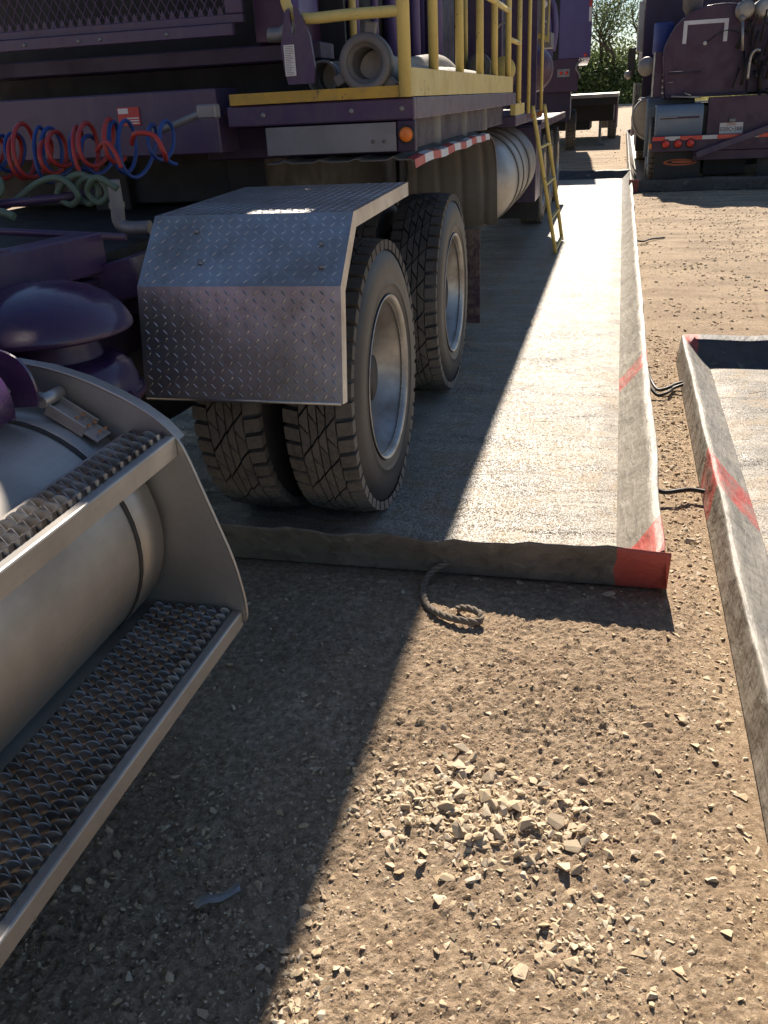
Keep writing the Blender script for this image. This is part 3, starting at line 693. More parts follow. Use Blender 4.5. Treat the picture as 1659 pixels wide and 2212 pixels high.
# frame, cross rails and dark decks behind the fender
fr=MB(); fr.box(-1.78,-1.70,-.5,6.2,.72,1.02); fr.box(-2.62,-2.54,-.5,6.2,.72,1.02); FRM=fr.build('frame_rail','purple_dark',TR)
mb=MB(); q=Matrix.Rotation(R(-8),3,'Z')
mb.box(-1.86,-1.76,1.6,2.80,1.035,1.165,rot=q); mb.box(-1.84,-1.745,2.35,2.385,1.0,1.175,rot=q)
mb.build('side_rail','purple',TR)
mb=MB(); mb.box(-1.80,-1.55,2.75,3.0,.93,1.06,rot=Matrix.Rotation(R(-14),3,'Y')); mb.box(-1.9,-1.52,2.9,3.4,.86,.92); mb.build('gusset','purple',TR)
MB().lathe((-1.79,2.66,1.11),'x',[(0,.02),(.03,.02),(.034,.008),(.036,.001)],6,sm=False).build('bolt','grey_plate',TR)
mb=MB(); mb.box(-3.2,-1.75,.3,2.2,.85,.95); mb.box(-3.2,-1.75,2.75,5.5,.95,1.08); mb.build('catwalk','black',TR)
mb=MB(); mb.tube([(-3,2.62,1.19),(-2.1,2.72,1.185),(-1.6,2.80,1.145)],.012,8); mb.tube([(-3,3.0,1.20),(-2.2,3.15,1.235),(-1.95,3.25,1.25)],.016,8); mb.build('handrail_pipe','purple',TR)
mb=MB(); mb.tube(smooth_path([(-1.845,3.2,1.30),(-1.845,3.2,1.20),(-1.845,3.2,1.145),(-1.81,3.2,1.125),(-1.72,3.2,1.125)],6),.026,14); mb.lathe((-1.845,3.2,1.20),'z',[(0,.03),(.02,.03)],14); mb.build('pipe_elbow','grey_plate',TR)
# coiled air lines between tractor and trailer
def helix(x0,x1,y,z,r,pitch,tr,dx=0,dip=.0,ry=None,ph=0):
    n=int(abs(x1-x0)/pitch*22); P=[]
    for i in range(n+1):
        t=i/n; a=2*PI*(x1-x0)/pitch*t+ph; rr=r*(1+.22*sin(t*17+ph)+.1*sin(t*41))
        zz=z-dip*sin(PI*t)**1 ; P.append((x0+(x1-x0)*t+.25*rr*sin(a*.5),y+(ry or r)*cos(a)*1.0+.25*rr*sin(a),zz+rr*sin(a)+.012*sin(t*29)))
    return P
MB().tube(helix(-2.62,-1.86,3.30,1.425,.078,.07,.010,dip=.03),.0085,8).build('red_air_line','red_hose',TR)
MB().tube(helix(-2.58,-1.62,3.34,1.415,.082,.083,.009,dip=.02,ph=1.1),.0078,8).build('blue_air_line','blue_hose',TR)
MB().tube(smooth_path([(-1.92,3.25,1.40),(-1.86,3.22,1.43),(-1.82,3.2,1.40),(-1.80,3.2,1.34)],8),.0088,8).tube(smooth_path([(-1.77,3.25,1.42),(-1.72,3.2,1.455),(-1.65,3.2,1.445),(-1.62,3.2,1.39),(-1.64,3.25,1.36)],8),.0095,8).build('red_air_line','red_hose',TR)
g=[(-2.75,3.15,1.34),(-2.52,3.12,1.25),(-2.38,3.1,1.235),(-2.27,3.1,1.27),(-2.28,3.12,1.325),(-2.36,3.12,1.315),(-2.38,3.14,1.26),(-2.30,3.16,1.22),(-2.15,3.18,1.30),(-2.05,3.18,1.31),(-1.99,3.18,1.25),(-2.04,3.2,1.215),(-2.09,3.2,1.25),(-2.05,3.2,1.30),(-1.98,3.22,1.32),(-1.925,3.22,1.26),(-1.97,3.22,1.215),(-2.02,3.22,1.255),(-1.98,3.22,1.305),(-1.90,3.2,1.30),(-1.875,3.2,1.25),(-1.92,3.2,1.22),(-1.96,3.2,1.26),(-1.90,3.18,1.31),(-1.82,3.18,1.27)]
MB().tube(smooth_path(g,9),.0125,9).tube(smooth_path([(-2.6,3.0,1.30),(-2.45,2.95,1.27),(-2.30,2.93,1.235),(-2.16,2.92,1.225),(-2.10,2.92,1.205)],8),.014,9).build('green_cable','green_hose',TR)
mb=MB(); mb.tube(smooth_path([(-1.80,3.5,1.45),(-1.70,3.5,1.475),(-1.62,3.5,1.50),(-1.555,3.5,1.515)],6),.014,8); mb.box(-1.60,-1.52,3.48,3.53,1.49,1.54); mb.build('hose_coupling','grey_plate',TR)
mb=MB(); mb.prism([(-2.12,1.22),(-2.10,1.31),(-2.07,1.31),(-1.99,1.215)],1,3.22,3.23); mb.build('bracket_plate','pipe',TR)

# ------------------------------------------------------------------ trailer
TL=thing('pump_trailer',(-2.1,9.5,0),'long purple equipment trailer with yellow railing and striped half fender','trailer')
def P_(name,mat,label=None,solid=0,parent=None):
    def f(*boxes):
        m=MB()
        for b in boxes: m.box(*b)
        return m.build(name,mat,parent or TL,label,solid)
    return f
P_('deck','purple_dark')((-3.35,-.870,4.06,8.0,1.49,1.522),(-1.9,-.95,4.2,8.0,1.30,1.44))
P_('front_beam','purple')((-1.69,-.847,3.99,4.05,1.443,1.528))
P_('side_beam','purple')((-.868,-.848,4.053,8.0,1.443,1.527))
mb=MB()
for x in (-1.52,-1.12,-.90): mb.lathe((x,3.99,1.487),'y',[(0,.012),(-.004,.012),(-.006,.006),(-.006,.001)],8)
mb.build('bolt','grey_plate',TL)
sp=MB(); sp.box(-1.665,-.905,3.975,3.988,1.531,1.576); sp.box(-1.665,-.905,3.990,4.012,1.531,1.5355+.038); sp.build('anti_slip_strip','strip',TL)
tb=MB(); tb.box(-.862,-.851,4.0,7.80,1.531,1.640); tb.box(-.90,-.851,3.965,3.999,1.531,1.64); tb.build('toe_board','yellow',TL)
P_('skirt_panel','grey_plate')((-1.515,-.928,3.985,3.991,1.322,1.436))
mb=MB()
for x in (-1.03,-1.0+.02): mb.lathe((x,3.984,1.362),'y',[(0,.008),(-.004,.008),(-.006,.001)],8)
mb.build('bolt','pipe',TL)
lb=MB(); lb.box(-.924,-.846,3.99,4.03,1.318,1.441); LB=lb.build('lamp_bracket','purple_dark',TL)
MB().lathe((-.884,3.989,1.386),'y',[(0,.036),(-.008,.036),(-.009,.030)],28).build('lamp_gasket','cable',LB)
MB().lathe((-.884,3.989,1.386),'y',[(0,.030),(-.009,.029),(-.014,.02),(-.015,.001)],28).build('marker_lamp','orange_lens',LB)
# railing
def post(x,y,z0,z1,r=.0235): return MB().tube([(x,y,z0),(x,y,(z0+z1)/2),(x,y,z1)],r,14).build('railing_post','yellow',TL)
post(-.878,3.975,1.53,2.62,.027)
for y in (4.56,5.31,6.08,6.78,7.60): post(-.868,y,1.64,2.62)
post(-1.30,4.75,1.53,2.62,.018); post(-1.10,7.0,1.53,2.7,.016)
MB().tube(smooth_path([(-.878,3.975,1.845),(-1.10,3.975,1.845),(-1.28,3.975,1.842),(-1.345,3.975,1.865),(-1.372,3.975,1.925),(-1.375,3.975,2.1),(-1.375,3.975,2.60)],7),.0215,14).build('guard_loop','yellow',TL)
rr=MB(); rr.tube([(-.868,4.0,2.60),(-.868,7.6,2.60)],.0235,12); rr.tube([(-.868,6.1,2.085),(-.868,7.6,2.085)],.021,12); rr.build('top_rail','yellow',TL)
post(-.868,8.40,1.43,2.62,.022); MB().tube([(-.868,7.6,1.90),(-.868,8.40,1.90)],.019,12).build('mid_rail','yellow',TL)
P_('post_base','yellow')((-.90,-.852,8.05,8.78,1.355,1.445))
P_('landing','purple')((-2.2,-.848,8.03,10.7,1.275,1.352)); 
P_('ladder_mount','rust')((-.90,-.80,9.35,9.42,1.30,1.345),(-.90,-.80,10.1,10.15,1.30,1.345))
for (y,x) in ((9.05,-.845),(10.05,-.81)): MB().tube([(x,y,1.35),(x,y,3.0)],.018,12).build('grab_rail','yellow',TL)
MB().tube([(-1.3,8.3,1.96),(-1.3,10.5,2.06)],.018,8).build('orange_bar','rust',TL)
# half fender with reflective tape and ribs
hf=MB(); arc=[(4.0,1.285)]+[(y,1.292) for y in np.linspace(4.3,6.25,9)]+[(6.45,1.283),(6.62,1.255),(6.75,1.20),(6.84,1.10),(6.885,.97),(6.90,.82),(6.90,.64)]
xs_=np.linspace(-1.53,-.87,34); rows=[]
for (y,z) in arc:
    row=[]
    for x in xs_:
        k=((x+1.53)/.66*4)%1; rib=.014*math.exp(-((k-.5)/.09)**2)
        row.append((x,y+ (rib if z<1.2 else 0),z+(rib if z>=1.2 else rib*.4)))
    rows.append(row+[(-.862,y,z-.004),(-.857,y,z-.014)])
hf.sheet(rows); HF=hf.build('half_fender','corr',TL,solid=.005)
tp=MB(); L=[(4.0,1.285)]+[(y,1.292+.004*sin(y*9)) for y in np.linspace(4.12,6.22,22)]+[(6.32,1.290),(6.42,1.285)]
for i in range(len(L)-1):
    (ya,za),(yb,zb)=L[i],L[i+1]
    tp.add([(-.885,ya,za+.0065),(-.853,ya,za-.001),(-.849,ya,za-.036),(-.885,yb,zb+.0065),(-.853,yb,zb-.001),(-.849,yb,zb-.036)],[(0,1,4,3),(1,2,5,4)],(i//2)%2)
tp.build('reflective_tape',['red','silver_tape'],HF)
P_('mudflap','muddy')((-1.45,-.805,5.62,5.635,.20,.78))
for yy in (5.04,5.94,6.86): MB().lathe((-1.09,yy,1.296),'z',[(0,.16),(.144,.16)],40).build('exhaust_pipe','pipe',TL)
# aluminium cylinder with bands
C2=(-1.235,.85)
t2=MB(); t2.lathe((C2[0],0,C2[1]),'y',[(7.66,.001),(7.67,.10),(7.70,.22),(7.76,.31),(7.85,.36),(7.96,.383),(8.3,.385),(10.1,.385),(10.1,.001)],72); T2=t2.build('round_tank','alu',TL)
for y in (8.32,8.80,9.35): MB().lathe((C2[0],y,C2[1]),'y',[(0,.386),(0,.398),(.10,.398),(.10,.386)],64).build('tank_band','alu',T2)
for y in (8.28,8.74,9.28): MB().lathe((C2[0],y,C2[1]),'y',[(0,.386),(0,.391),(.035,.391),(.035,.386)],64).build('band_gasket','cable',T2)
mb=MB(); mb.tube([(-1.35,6.95,.55),(-1.05,6.95,.55)],.05,14); mb.build('drain_pipe','pipe',TL)
P_('battery_box','purple')((-1.6,-.856,10.15,10.75,.45,1.20)); P_('wheel_cover','plum')((-3.3,-.852,10.72,15.3,1.15,1.222),(-3.3,-.90,10.72,10.80,.42,1.15))
P_('cover_lip','purple_clean')((-.895,-.8515,10.73,15.3,1.224,1.232))
w3=wheel(TL,-.90,12.0,detail=False,rim='deep')
for y in (13.3,14.6): copy_wheel(w3,TL,(-.90,y,ZW))
P_('mudflap','rubber_flap')((-1.5,-.87,10.85,10.87,.2,1.14))
P_('chassis','black')((-1.85,-1.65,4.3,16,.95,1.3),(-2.6,-2.4,4.3,16,.95,1.3),(-3.3,-1.72,4.35,8,1.1,1.49),(-3.3,-1.62,7.05,7.2,.3,1.3),(-3.3,-1.55,10.3,10.4,.3,1.3))  # frame rails, and dark boxes added under the deck to block light
# front structure: beams, grille, pump housing
P_('front_crossmember','purple')((-3.35,-1.735,3.99,4.25,1.34,1.605))
P_('upper_channel','purple_dark')((-3.35,-1.33,4.28,4.5,1.705,1.775))
P_('recess_panel','black')((-3.3,-1.30,4.60,4.62,1.53,2.9))
fp=MB(); fp.box(-3.35,-1.665,4.10,4.13,1.81,1.858); fp.box(-3.35,-1.63,4.14,4.17,1.86,1.895); fp.box(-1.71,-1.63,4.141,4.171,1.897,2.7)
FP=fp.build('grille_frame','purple',TL)
mb=MB()
for x in (-2.70,-2.42,-2.31,-1.98): mb.lathe((x,4.10,1.832),'y',[(0,.009),(-.004,.009),(-.006,.001)],8)
mb.build('bolt','grey_plate',FP)
me_=MB(); wd=.046; hh=.078
x=-3.3
while x<-1.70:
    for j in range(9):
        z=1.897+j*hh; 
        for s in (1,-1):
            a=(x+ (0 if s>0 else wd),4.15,z); b=(x+(wd if s>0 else 0),4.15,z+hh); m2=((a[0]+b[0])/2,4.15,(a[2]+b[2])/2)
            me_.tube([(x+wd/2+s*wd/2,4.152,z),(x+wd/2,4.152,z+hh/2)],.0030,4,cap=False); me_.tube([(x+wd/2,4.152,z+hh/2),(x+wd/2-s*wd/2,4.152,z+hh)],.0030,4,cap=False)
    me_.prism([(x-.001,1.896),(x+.020,1.898),(x,1.935)] if 0 else [(x-.016,1.894),(x+.016,1.894),(x,1.930)],1,4.150,4.156)
    x+=wd
me_.build('expanded_mesh','purple',FP)
P_('pump_cover','plum')((-1.62,-1.42,4.25,4.9,1.78,2.6)); P_('side_box','violet')((-1.47,-1.395,4.22,4.5,1.86,2.5))
mb=MB(); mb.tube(smooth_path([(-1.50,4.1,1.80),(-1.44,4.1,1.80),(-1.40,4.1,1.83),(-1.385,4.1,1.88)],5),.03,12); mb.build('elbow','grey_plate',TL)
hk=MB()
po=[(-1.372,1.60),(-1.385,1.66),(-1.392,1.74),(-1.368,1.845),(-1.358,1.875),(-1.345,1.88),(-1.338,1.79),(-1.330,1.782),(-1.322,1.79),(-1.325,1.885),(-1.305,1.88),(-1.262,1.775),(-1.250,1.66),(-1.258,1.60)]
hk.prism(po,1,3.93,3.95); HK=hk.build('lifting_hook','purple',TL)
P_('data_label','white',parent=HK)((-1.378,-1.332,3.924,3.9285,1.632,1.748))
mb=MB()
for i in range(17):
    z=1.742-i*.0064; mb.box(-1.374+random.uniform(0,.002),-1.336-random.choice([0,.004,.012]),3.9225,3.9236,z-.0014,z)
mb.build('label_print','ink',HK)
lab=MB(); lab.box(-2.218,-2.110,3.984,3.9888,1.472,1.548); LA=lab.build('warning_label','red',TL)
lw=MB(); lw.box(-2.213,-2.163,3.9815,3.9835,1.522,1.544)
for z in (1.503,1.4925,1.482): lw.box(-2.175,-2.114,3.9815,3.9835,z-.003,z+.002)
lw.build('label_print','white',LA)
# machinery on the deck behind the railing
P_('engine_housing','purple_dark')((-3.3,-1.50,7.4,14.9,1.53,3.898)); P_('added_canopy_post','purple_dark')((-1.6,-1.52,5.4,5.48,1.53,3.899)); P_('added_shade_canopy','purple_dark')((-3.3,-1.63,5.36,15.2,3.90,3.98),(-1.10,-.885,5.36,15.2,3.90,3.98),(-1.629,-1.101,5.36,6.24,3.90,3.98),(-1.629,-1.48,6.241,6.40,3.90,3.98),(-1.22,-1.101,6.241,6.40,3.90,3.98),(-1.629,-1.101,6.401,6.90,3.90,3.98),(-1.40,-1.101,6.901,7.0,3.90,3.98),(-1.629,-1.101,7.001,7.9,3.90,3.98),(-1.629,-1.30,7.901,9.6,3.90,3.98),(-1.629,-1.101,9.601,15.2,3.90,3.98))  # unseen canopy added for shadow and lit gaps; housing raised to block sky
P_('pump_block','black')((-2.9,-1.45,4.7,7.2,1.53,2.0),(-2.6,-1.55,5.0,7.0,2.0,2.35))
vt=MB()
for (x,y,r) in ((-1.42,5.2,.035),(-1.34,5.35,.02),(-1.30,5.6,.035),(-1.22,5.85,.03),(-1.40,6.0,.05),(-1.25,6.6,.06),(-1.42,7.1,.08)): vt.tube([(x,y,1.53),(x,y,2.9)],r,12)
vt.build('upright_pipe','violet',TL)
P_('control_panel','purple')((-1.40,-1.0,8.3,8.36,1.36,3.0)); P_('end_panel','purple')((-1.3,-.96,11.2,11.25,1.36,3.0))
MB().tube([(-1.20,8.9,1.7),(-1.0,9.0,1.62)],.10,20).build('suction_pipe','plum',TL)
mb=MB(); mb.lathe((-1.10,11.9,1.78),'y',[(-.35,.001),(-.35,.15),(-.1,.26),(.3,.26),(.5,.1)],28); mb.build('pump_casing','plum',TL)
mb=MB()
for k in range(16): mb.lathe((-.93+random.uniform(-.10,.03),12.0+random.uniform(-.2,.4),1.45+random.uniform(0,.85)),'y',[(-.015,.001),(-.013,.012),(.012,.014)],8)
mb.build('chrome_fitting','rim',TL)
MB().lathe((-.96,8.05,1.70),'y',[(0,.001),(0,.10),(.012,.10),(.02,.05),(.03,.05),(.03,.001)],28).build('valve_wheel','yellow',TL)
MB().tube(smooth_path([(-1.0,8.0,2.0),(-.97,8.0,2.03),(-.92,8.0,2.035)],4),.008,6).build('handle','rim',TL)
sg=MB(); sg.prism([(-1.09,2.14),(-.93,2.07),(-.92,3.0),(-1.08,3.04)],1,12.50,12.54); SG=sg.build('control_sign','yellow',TL)
MB().prism([(-1.07,2.19),(-.945,2.145),(-.93,3.0),(-1.055,3.03)],1,12.475,12.496).build('sign_panel','grey_plate',SG)
MB().lathe((-1.0,12.472,2.49),'y',[(0,.001),(0,.046),(.002,.046)],24).build('emblem_ring','white',SG)
o=MB().lathe((-1.0,12.469,2.49),'y',[(0,.001),(0,.032),(.002,.032)],24).build('emblem_centre','silver_tape',SG)
P_('control_cabinet','grey_plate')((-1.13,-.90,12.56,13.0,2.02,2.19)); MB().tube(smooth_path([(-1.0,13.1,2.6),(-.93,13.1,2.5),(-.90,13.1,2.25),(-.93,13.1,2.0)],6),.045,14).build('white_duct','violet',TL)
# ladder hanging from the landing
LD=thing('ladder',(-.6,9.7,0),'chipped yellow ladder leaning from the purple trailer landing to the berm floor','ladder')
ra=[Vector((-.80,9.10,1.36)),Vector((-.575,9.42,.03))]; rb=[Vector((-.76,9.95,1.36)),Vector((-.565,10.33,.03))]
for a,b in (ra,rb): MB().tube([a+(a-b).normalized()*.05,a,b],.020,14).build('rail','yellow',LD)
for t in (.24,.50,.75,.975):
    p=ra[0].lerp(ra[1],t); q=rb[0].lerp(rb[1],t); MB().box(p.x-.016,p.x+.016,p.y+.01,q.y,p.z-.010,p.z+.010,rot=Matrix.Rotation(math.atan2(-(q.x-p.x),q.y-p.y),3,'Z'),piv=p).build('rung','yellow',LD)
# suction hoses lying on the deck
def suction(name,P,r,label):
    T=thing(name,P[0],label,'hose','suction hoses lying on the trailer deck'); pts=smooth_path(P,60)
    MB().tube(pts,r,20,rf=lambda i:1+.035*sin(i*1.9)).build('hose_body','corrhose',T); return T
M['corrhose']=paint('ribbed_grey_hose',(.36,.33,.28),.7,dirt=(.14,.12,.09),amt=.7)
h1=suction('suction_hose',[(-1.03,4.10,1.645),(-1.0,4.8,1.60),(-.97,5.6,1.60),(-.99,6.4,1.60),(-1.02,7.3,1.60)],.072,'ribbed suction hose with the big winged coupling nut at its near end')
m=MB(); m.lathe((-1.048,3.98,1.665),'y',[(0,.078),(-.005,.086),(-.004,.104),(.004,.112),(.03,.116),(.07,.110),(.10,.09),(.16,.078),(.17,.06)],48)
for a in (R(80),R(205),R(320)):
    q=Matrix.Rotation(-a,3,'Y'); c=Vector((-1.048,3.985,1.665)); 
    m.box(-1.048+.100,-1.048+.155,4.0,4.045,1.665-.022,1.665+.022,rot=q,piv=(-1.048,4.02,1.665))
m.build('coupling_nut','pipe',h1)
MB().lathe((-1.048,3.98,1.665),'y',[(.002,.078),(.012,.076),(.014,.062),(.03,.060),(.22,.055),(.22,.001)],40).build('coupling_throat','clodmetal' if 0 else 'pipe',h1)
h2=suction('suction_hose',[(-1.25,4.22,1.625),(-1.17,4.6,1.63),(-1.08,5.1,1.66),(-1.04,5.5,1.68),(-1.05,5.9,1.66),(-1.12,6.5,1.63)],.062,'ribbed suction hose with the open bare end behind the coupling nut')
MB().lathe((-1.272,4.10,1.622),'y',[(.14,.058),(0,.060),(0,.070),(.02,.072),(.03,.066),(.14,.066)],40).build('hose_end','pipe',h2)
h3=suction('suction_hose',[(-.99,6.9,1.70),(-1.0,7.4,1.68),(-1.05,7.9,1.65)],.06,'short ribbed suction hose end seen through the far railing posts')
m=MB(); m.lathe((-.985,6.82,1.70),'y',[(0,.05),(0,.085),(.05,.088),(.08,.06)],32); m.box(-1.0,-.97,6.83,6.87,1.78,1.815); m.build('coupling_nut','pipe',h3)

# ------------------------------------------------------------------ truck on the farther berm
RT=thing('tank_truck',(1.70,19,0),'purple tank truck seen from behind with Texas plate and red tail lamps','truck')
def Q(name,mat,*boxes,label=None,parent=None,solid=0):
    m=MB()
    for b in boxes: m.box(*b)
    return m.build(name,mat,parent or RT,label,solid)
Q('added_underbody_block','black',(.75,2.9,17.4,23,.22,.75),(1.35,2.0,16.5,16.9,.15,.62)); Q('inner_mudflap','rubber_flap',(2.15,2.9,16.24,16.255,.12,.545))  # black boxes added underneath to stop sunlight passing below the truck
Q('rear_frame','plum',(1.33,3.0,16.25,16.45,.74,1.32)); Q('chassis','black',(1.2,1.35,16.3,24,.7,1.2),(2.1,2.25,16.3,24,.7,1.2),(.8,2.6,16.8,17.0,.3,.9),(.6,2.9,19,19.2,.3,1.2))
BU=Q('bumper','plum',(.50,3.0,16.12,16.22,.545,.78),(1.15,3.0,16.16,16.24,.40,.54))
m=MB(); xx=.505; w_=[.19,.23,.34,.23,.40,.22,.42,.23,.3]; i=0
while xx<2.95 and i<len(w_):
    m.box(xx,xx+w_[i]-.002,16.112,16.118,.715,.775,mi=i%2); xx+=w_[i]; i+=1
m.build('reflective_tape',['red_lens','white'],BU)
for x in (.715,.905,1.095,2.4,2.59,2.78):
    MB().lathe((x,16.117,.665),'y',[(0,.073),(-.012,.073),(-.012,.058)],24).build('lamp_gasket','cable',BU); MB().lathe((x,16.114,.665),'y',[(-.008,.056),(-.02,.045),(-.022,.001)],24).build('tail_lamp','red_lens',BU)
MB().box(.455,.498,16.1,16.16,.60,.68).build('side_marker','orange_lens',BU)
FL=Q('mudflap','rubber_flap',(.56,1.28,16.24,16.255,.12,.545))
MB().add([( .96+.26*cos(a),16.232,.375+.052*sin(a)) for a in np.linspace(0,2*PI,40,endpoint=False)]+[( .98+.23*cos(a),16.232,.38+.032*sin(a)) for a in np.linspace(0,2*PI,40,endpoint=False)],[(i,(i+1)%40,40+(i+1)%40,40+i) for i in range(40)]).build('oval_emblem','orange',FL)
MB().add([( 1.0+.17*cos(a),16.230,.382+.022*sin(a)) for a in np.linspace(0,2*PI,30,endpoint=False)],[tuple(range(30))]).build('oval_emblem','orange',FL)
def qf(xl,xr,y,zt,zb,rad=.16):
    m=MB(); P=[(y,zb),(y-.01,zt-rad)]+[(y+rad-rad*cos(a)-.01,zt-rad+rad*sin(a)) for a in np.linspace(.2,PI/2,8)]+[(y+.9,zt)]
    xs=[xl,xl+.012,xl+.04]+list(np.linspace(xl+.08,xr-.03,9))+[xr]; rows=[]
    for (yy,z) in P: rows.append([(x,yy+(.03 if x<xl+.005 else 0),z-(.03 if x<xl+.005 else 0)) for x in xs])
    m.sheet(rows); return m.build('poly_fender','fender_plastic',RT,solid=.008)
qf(.53,1.26,16.22,1.235,.56); qf(.41,1.2,17.5,1.33,.4)
Q('fender_bracket','plum',(.60,1.2,16.19,16.205,1.03,1.06)); Q('bracket_rod','rim',(.60,.86,16.18,16.189,1.05,1.058))
m=MB(); m.box(1.525,1.875,16.237,16.245,.775,.94); PL=m.build('licence_plate','white',RT)
text_part('TEXAS',.05,(1.70,16.234,.915),(R(90),0,0),'red',PL); text_part('020C\u2022388',.083,(1.70,16.234,.845),(R(90),0,0),'ink',PL)
Q('plate_light','grey_plate',(1.66,1.75,16.2,16.25,.95,1.0))
# purple tank with arched top
def arch(t,cx=1.42,hw=.83,zt=2.63,zb=1.33):
    P=[(cx-hw+.07,zb)]+[(cx-hw*abs(cos(a))**.9*(1 if cos(a)>0 else -1),1.88+(zt-1.88)*sin(a)**.95 if sin(a)>0 else 1.88) for a in np.linspace(0.0001,PI-.0001,31)]+[(cx+hw-.07,zb)]
    return P
m=MB(); A=arch(0); m.prism([(x,z) for x,z in A],1,16.6,20.5); TA=m.build('tank','plum',RT)
m=MB(); m.tube([(x,16.6,z) for x,z in A],.012,6); m.build('tank_rim','purple_clean',TA)
Q('tape_bracket','silver_tape',(.865,.925,16.588,16.5985,2.11,2.43),(1.475,1.535,16.588,16.5985,2.11,2.43),(.926,1.474,16.588,16.5985,2.372,2.43),parent=TA)
MB().lathe((1.21,16.598,2.10),'y',[(0,.03),(-.02,.03),(-.022,.001)],20).build('round_gauge','white',TA)
MB().tube(smooth_path([(1.23,16.58,2.11),(1.4,16.55,2.22),(1.55,16.54,2.26),(1.8,16.54,2.20),(2.1,16.54,2.24)],6),.007,6).build('wire','cable',TA)
Q('tank_sill','purple_dark',(.68,2.6,16.5,16.7,1.33,1.37),(.70,1.2,16.56,16.6,1.68,1.70)); Q('chrome_strip','rim',(.70,.90,16.5,16.52,1.715,1.722),(.70,.77,16.5,16.52,1.56,1.566))
Q('fold_out_box','plum',(.475,.60,16.7,17.2,1.36,2.02)); Q('box_trim','rim',(.455,.474,16.69,17.2,1.36,2.02)); 
m=MB(); [m.box(.60,.66,16.62+.0,16.66,1.40+k*.09,1.425+k*.09) for k in range(6)]; m.build('hinge','rim',RT)
MB().lathe((.36,17.2,1.83),'y',[(0,.001),(0,.135),(.02,.145),(.5,.145)],32).build('round_canister','alu',RT)
t=MB(); t.lathe((.55,18.2,1.0),'y',[(0,.001),(.0,.33),(.02,.36),(1.6,.36)],48); t.build('round_side_tank','cream',RT)
MB().lathe((.55,18.18,1.0),'y',[(0,.345),(0,.385),(.05,.385)],48).build('tank_rim','rim',RT)
Q('sleeper_body','purple_dark',(.30,3.1,18.6,24,1.9,3.7),(.32,.5,18.4,18.6,1.35,2.0)); Q('side_wing','alu',(.19,.29,18.7,19.2,2.1,2.9)); Q('mirror','cable',(.05,.19,19.6,19.7,1.75,2.2)); MB().lathe((.07,19.4,1.74),'y',[(0,.001),(0,.05),(.03,.08),(.1,.06)],16).build('chrome_horn','rim',RT)
MB().lathe((.60,17.6,2.0),'z',[(0,.12),(0,.15),(.03,.16),(.45,.16),(.48,.15),(.48,.001)],24).build('blue_drum','blue_drum',RT)
MB().lathe((1.0,17.0,2.62),'z',[(-.12,.001),(-.12,.08),(.0,.15),(.3,.17)],20).build('funnel','pipe',RT)
for (x,y,r) in ((1.74,16.35,.135),(2.02,16.35,.14)):
    MB().lathe((x,y,2.52),'y',[(0,.001),(0,r*.6),(.02,r),(.7,r)],28).build('air_canister','alu',RT)
MB().lathe((1.70,16.3,2.40),'y',[(0,.001),(0,.045),(.1,.045)],16).build('valve_cap','grey_plate',RT)
mm=MB()
for k in range(26): x=random.uniform(1.75,2.3); z=random.uniform(1.4,2.5); mm.tube([(x,16.3+random.random()*.2,z),(x+random.uniform(-.1,.1),16.35,z-random.uniform(.05,.5))],random.uniform(.01,.035),7)
mm.build('valve_manifold','black',RT); Q('manifold_plate','purple_dark',(1.9,2.9,16.5,16.55,1.34,2.3))
m=MB(); m.tube(smooth_path([(1.86,16.2,1.55),(1.87,16.2,1.85),(1.93,16.2,1.95),(2.0,16.2,1.94)],5),.02,8); m.tube([(1.70,16.2,2.35),(1.74,16.2,1.95)],.02,8); m.build('chrome_pipe','rim',RT)
MB().box(1.15,2.75,15.98,16.04,.70,.80,rot=Matrix.Rotation(R(-19),3,'Y')).build('drawbar','purple',RT)
MB().tube([(.75,16.35,1.36),(1.0,16.35,1.34),(1.2,16.35,1.33)],.014,6).tube([(.95,16.3,1.40),(1.05,16.3,1.36)],.012,6).build('tie_down','rim',RT)
w5=wheel(RT,.47,16.95,detail=False,inward=1); copy_wheel(w5,RT,(.47,18.35,ZW)); 
w6=wheel(RT,.80,16.95,detail=False,rim=None,inward=1)
Q('side_step','rim',(.20,.34,21,21.1,1.2,1.6),(.20,.24,20.6,21.1,.6,1.6)); Q('side_skirt','black',(.30,.5,19.9,23.5,.35,1.3))
w7=wheel(RT,.36,22.6,detail=False,rim='flat',inward=1)

# ------------------------------------------------------------------ units in the distance
BX=thing('box_truck',(-2.1,27,0),'tall blue purple box body with striped edge behind the trailer','truck')
def BXp(name,mat,*b,parent=None):
    m=MB()
    for k in b: m.box(*k)
    return m.build(name,mat,parent or BX)
BXp('cargo_box','violet',(-3.3,-.75,22.0,29,2.16,4.2)); BXp('lower_body','plum',(-3.2,-1.0,22.02,28,1.50,2.158)); BXp('underframe','purple_dark',(-3.0,-1.15,22.1,28,.9,1.499)); BXp('edge_band','black',(-1.56,-1.44,21.985,21.999,2.16,4.2))
BXp('reflective_strip','red',(-.82,-.76,21.985,21.997,3.12,3.5)); BXp('reflective_strip','white',(-.82,-.76,21.985,21.997,2.85,3.118))
MB().lathe((-.86,21.98,2.21),'y',[(0,.001),(0,.035),(.02,.035)],16).build('marker_lamp','red_lens',BX)
LP=BXp('lamp_panel','grey_plate',(-1.45,-1.18,21.98,22.01,1.80,1.96))
for x in (-1.37,-1.25): MB().lathe((x,21.977,1.88),'y',[(-.02,.001),(-.018,.03),(0,.035)],16).build('tail_lamp','red_lens',LP)
mb=MB(); mb.tube(smooth_path([(-.95,21.95,2.12),(-1.05,21.95,1.98),(-.98,21.95,1.85),(-.95,21.95,1.75)],4),.022,8); mb.build('hose_arm','grey_plate',BX)
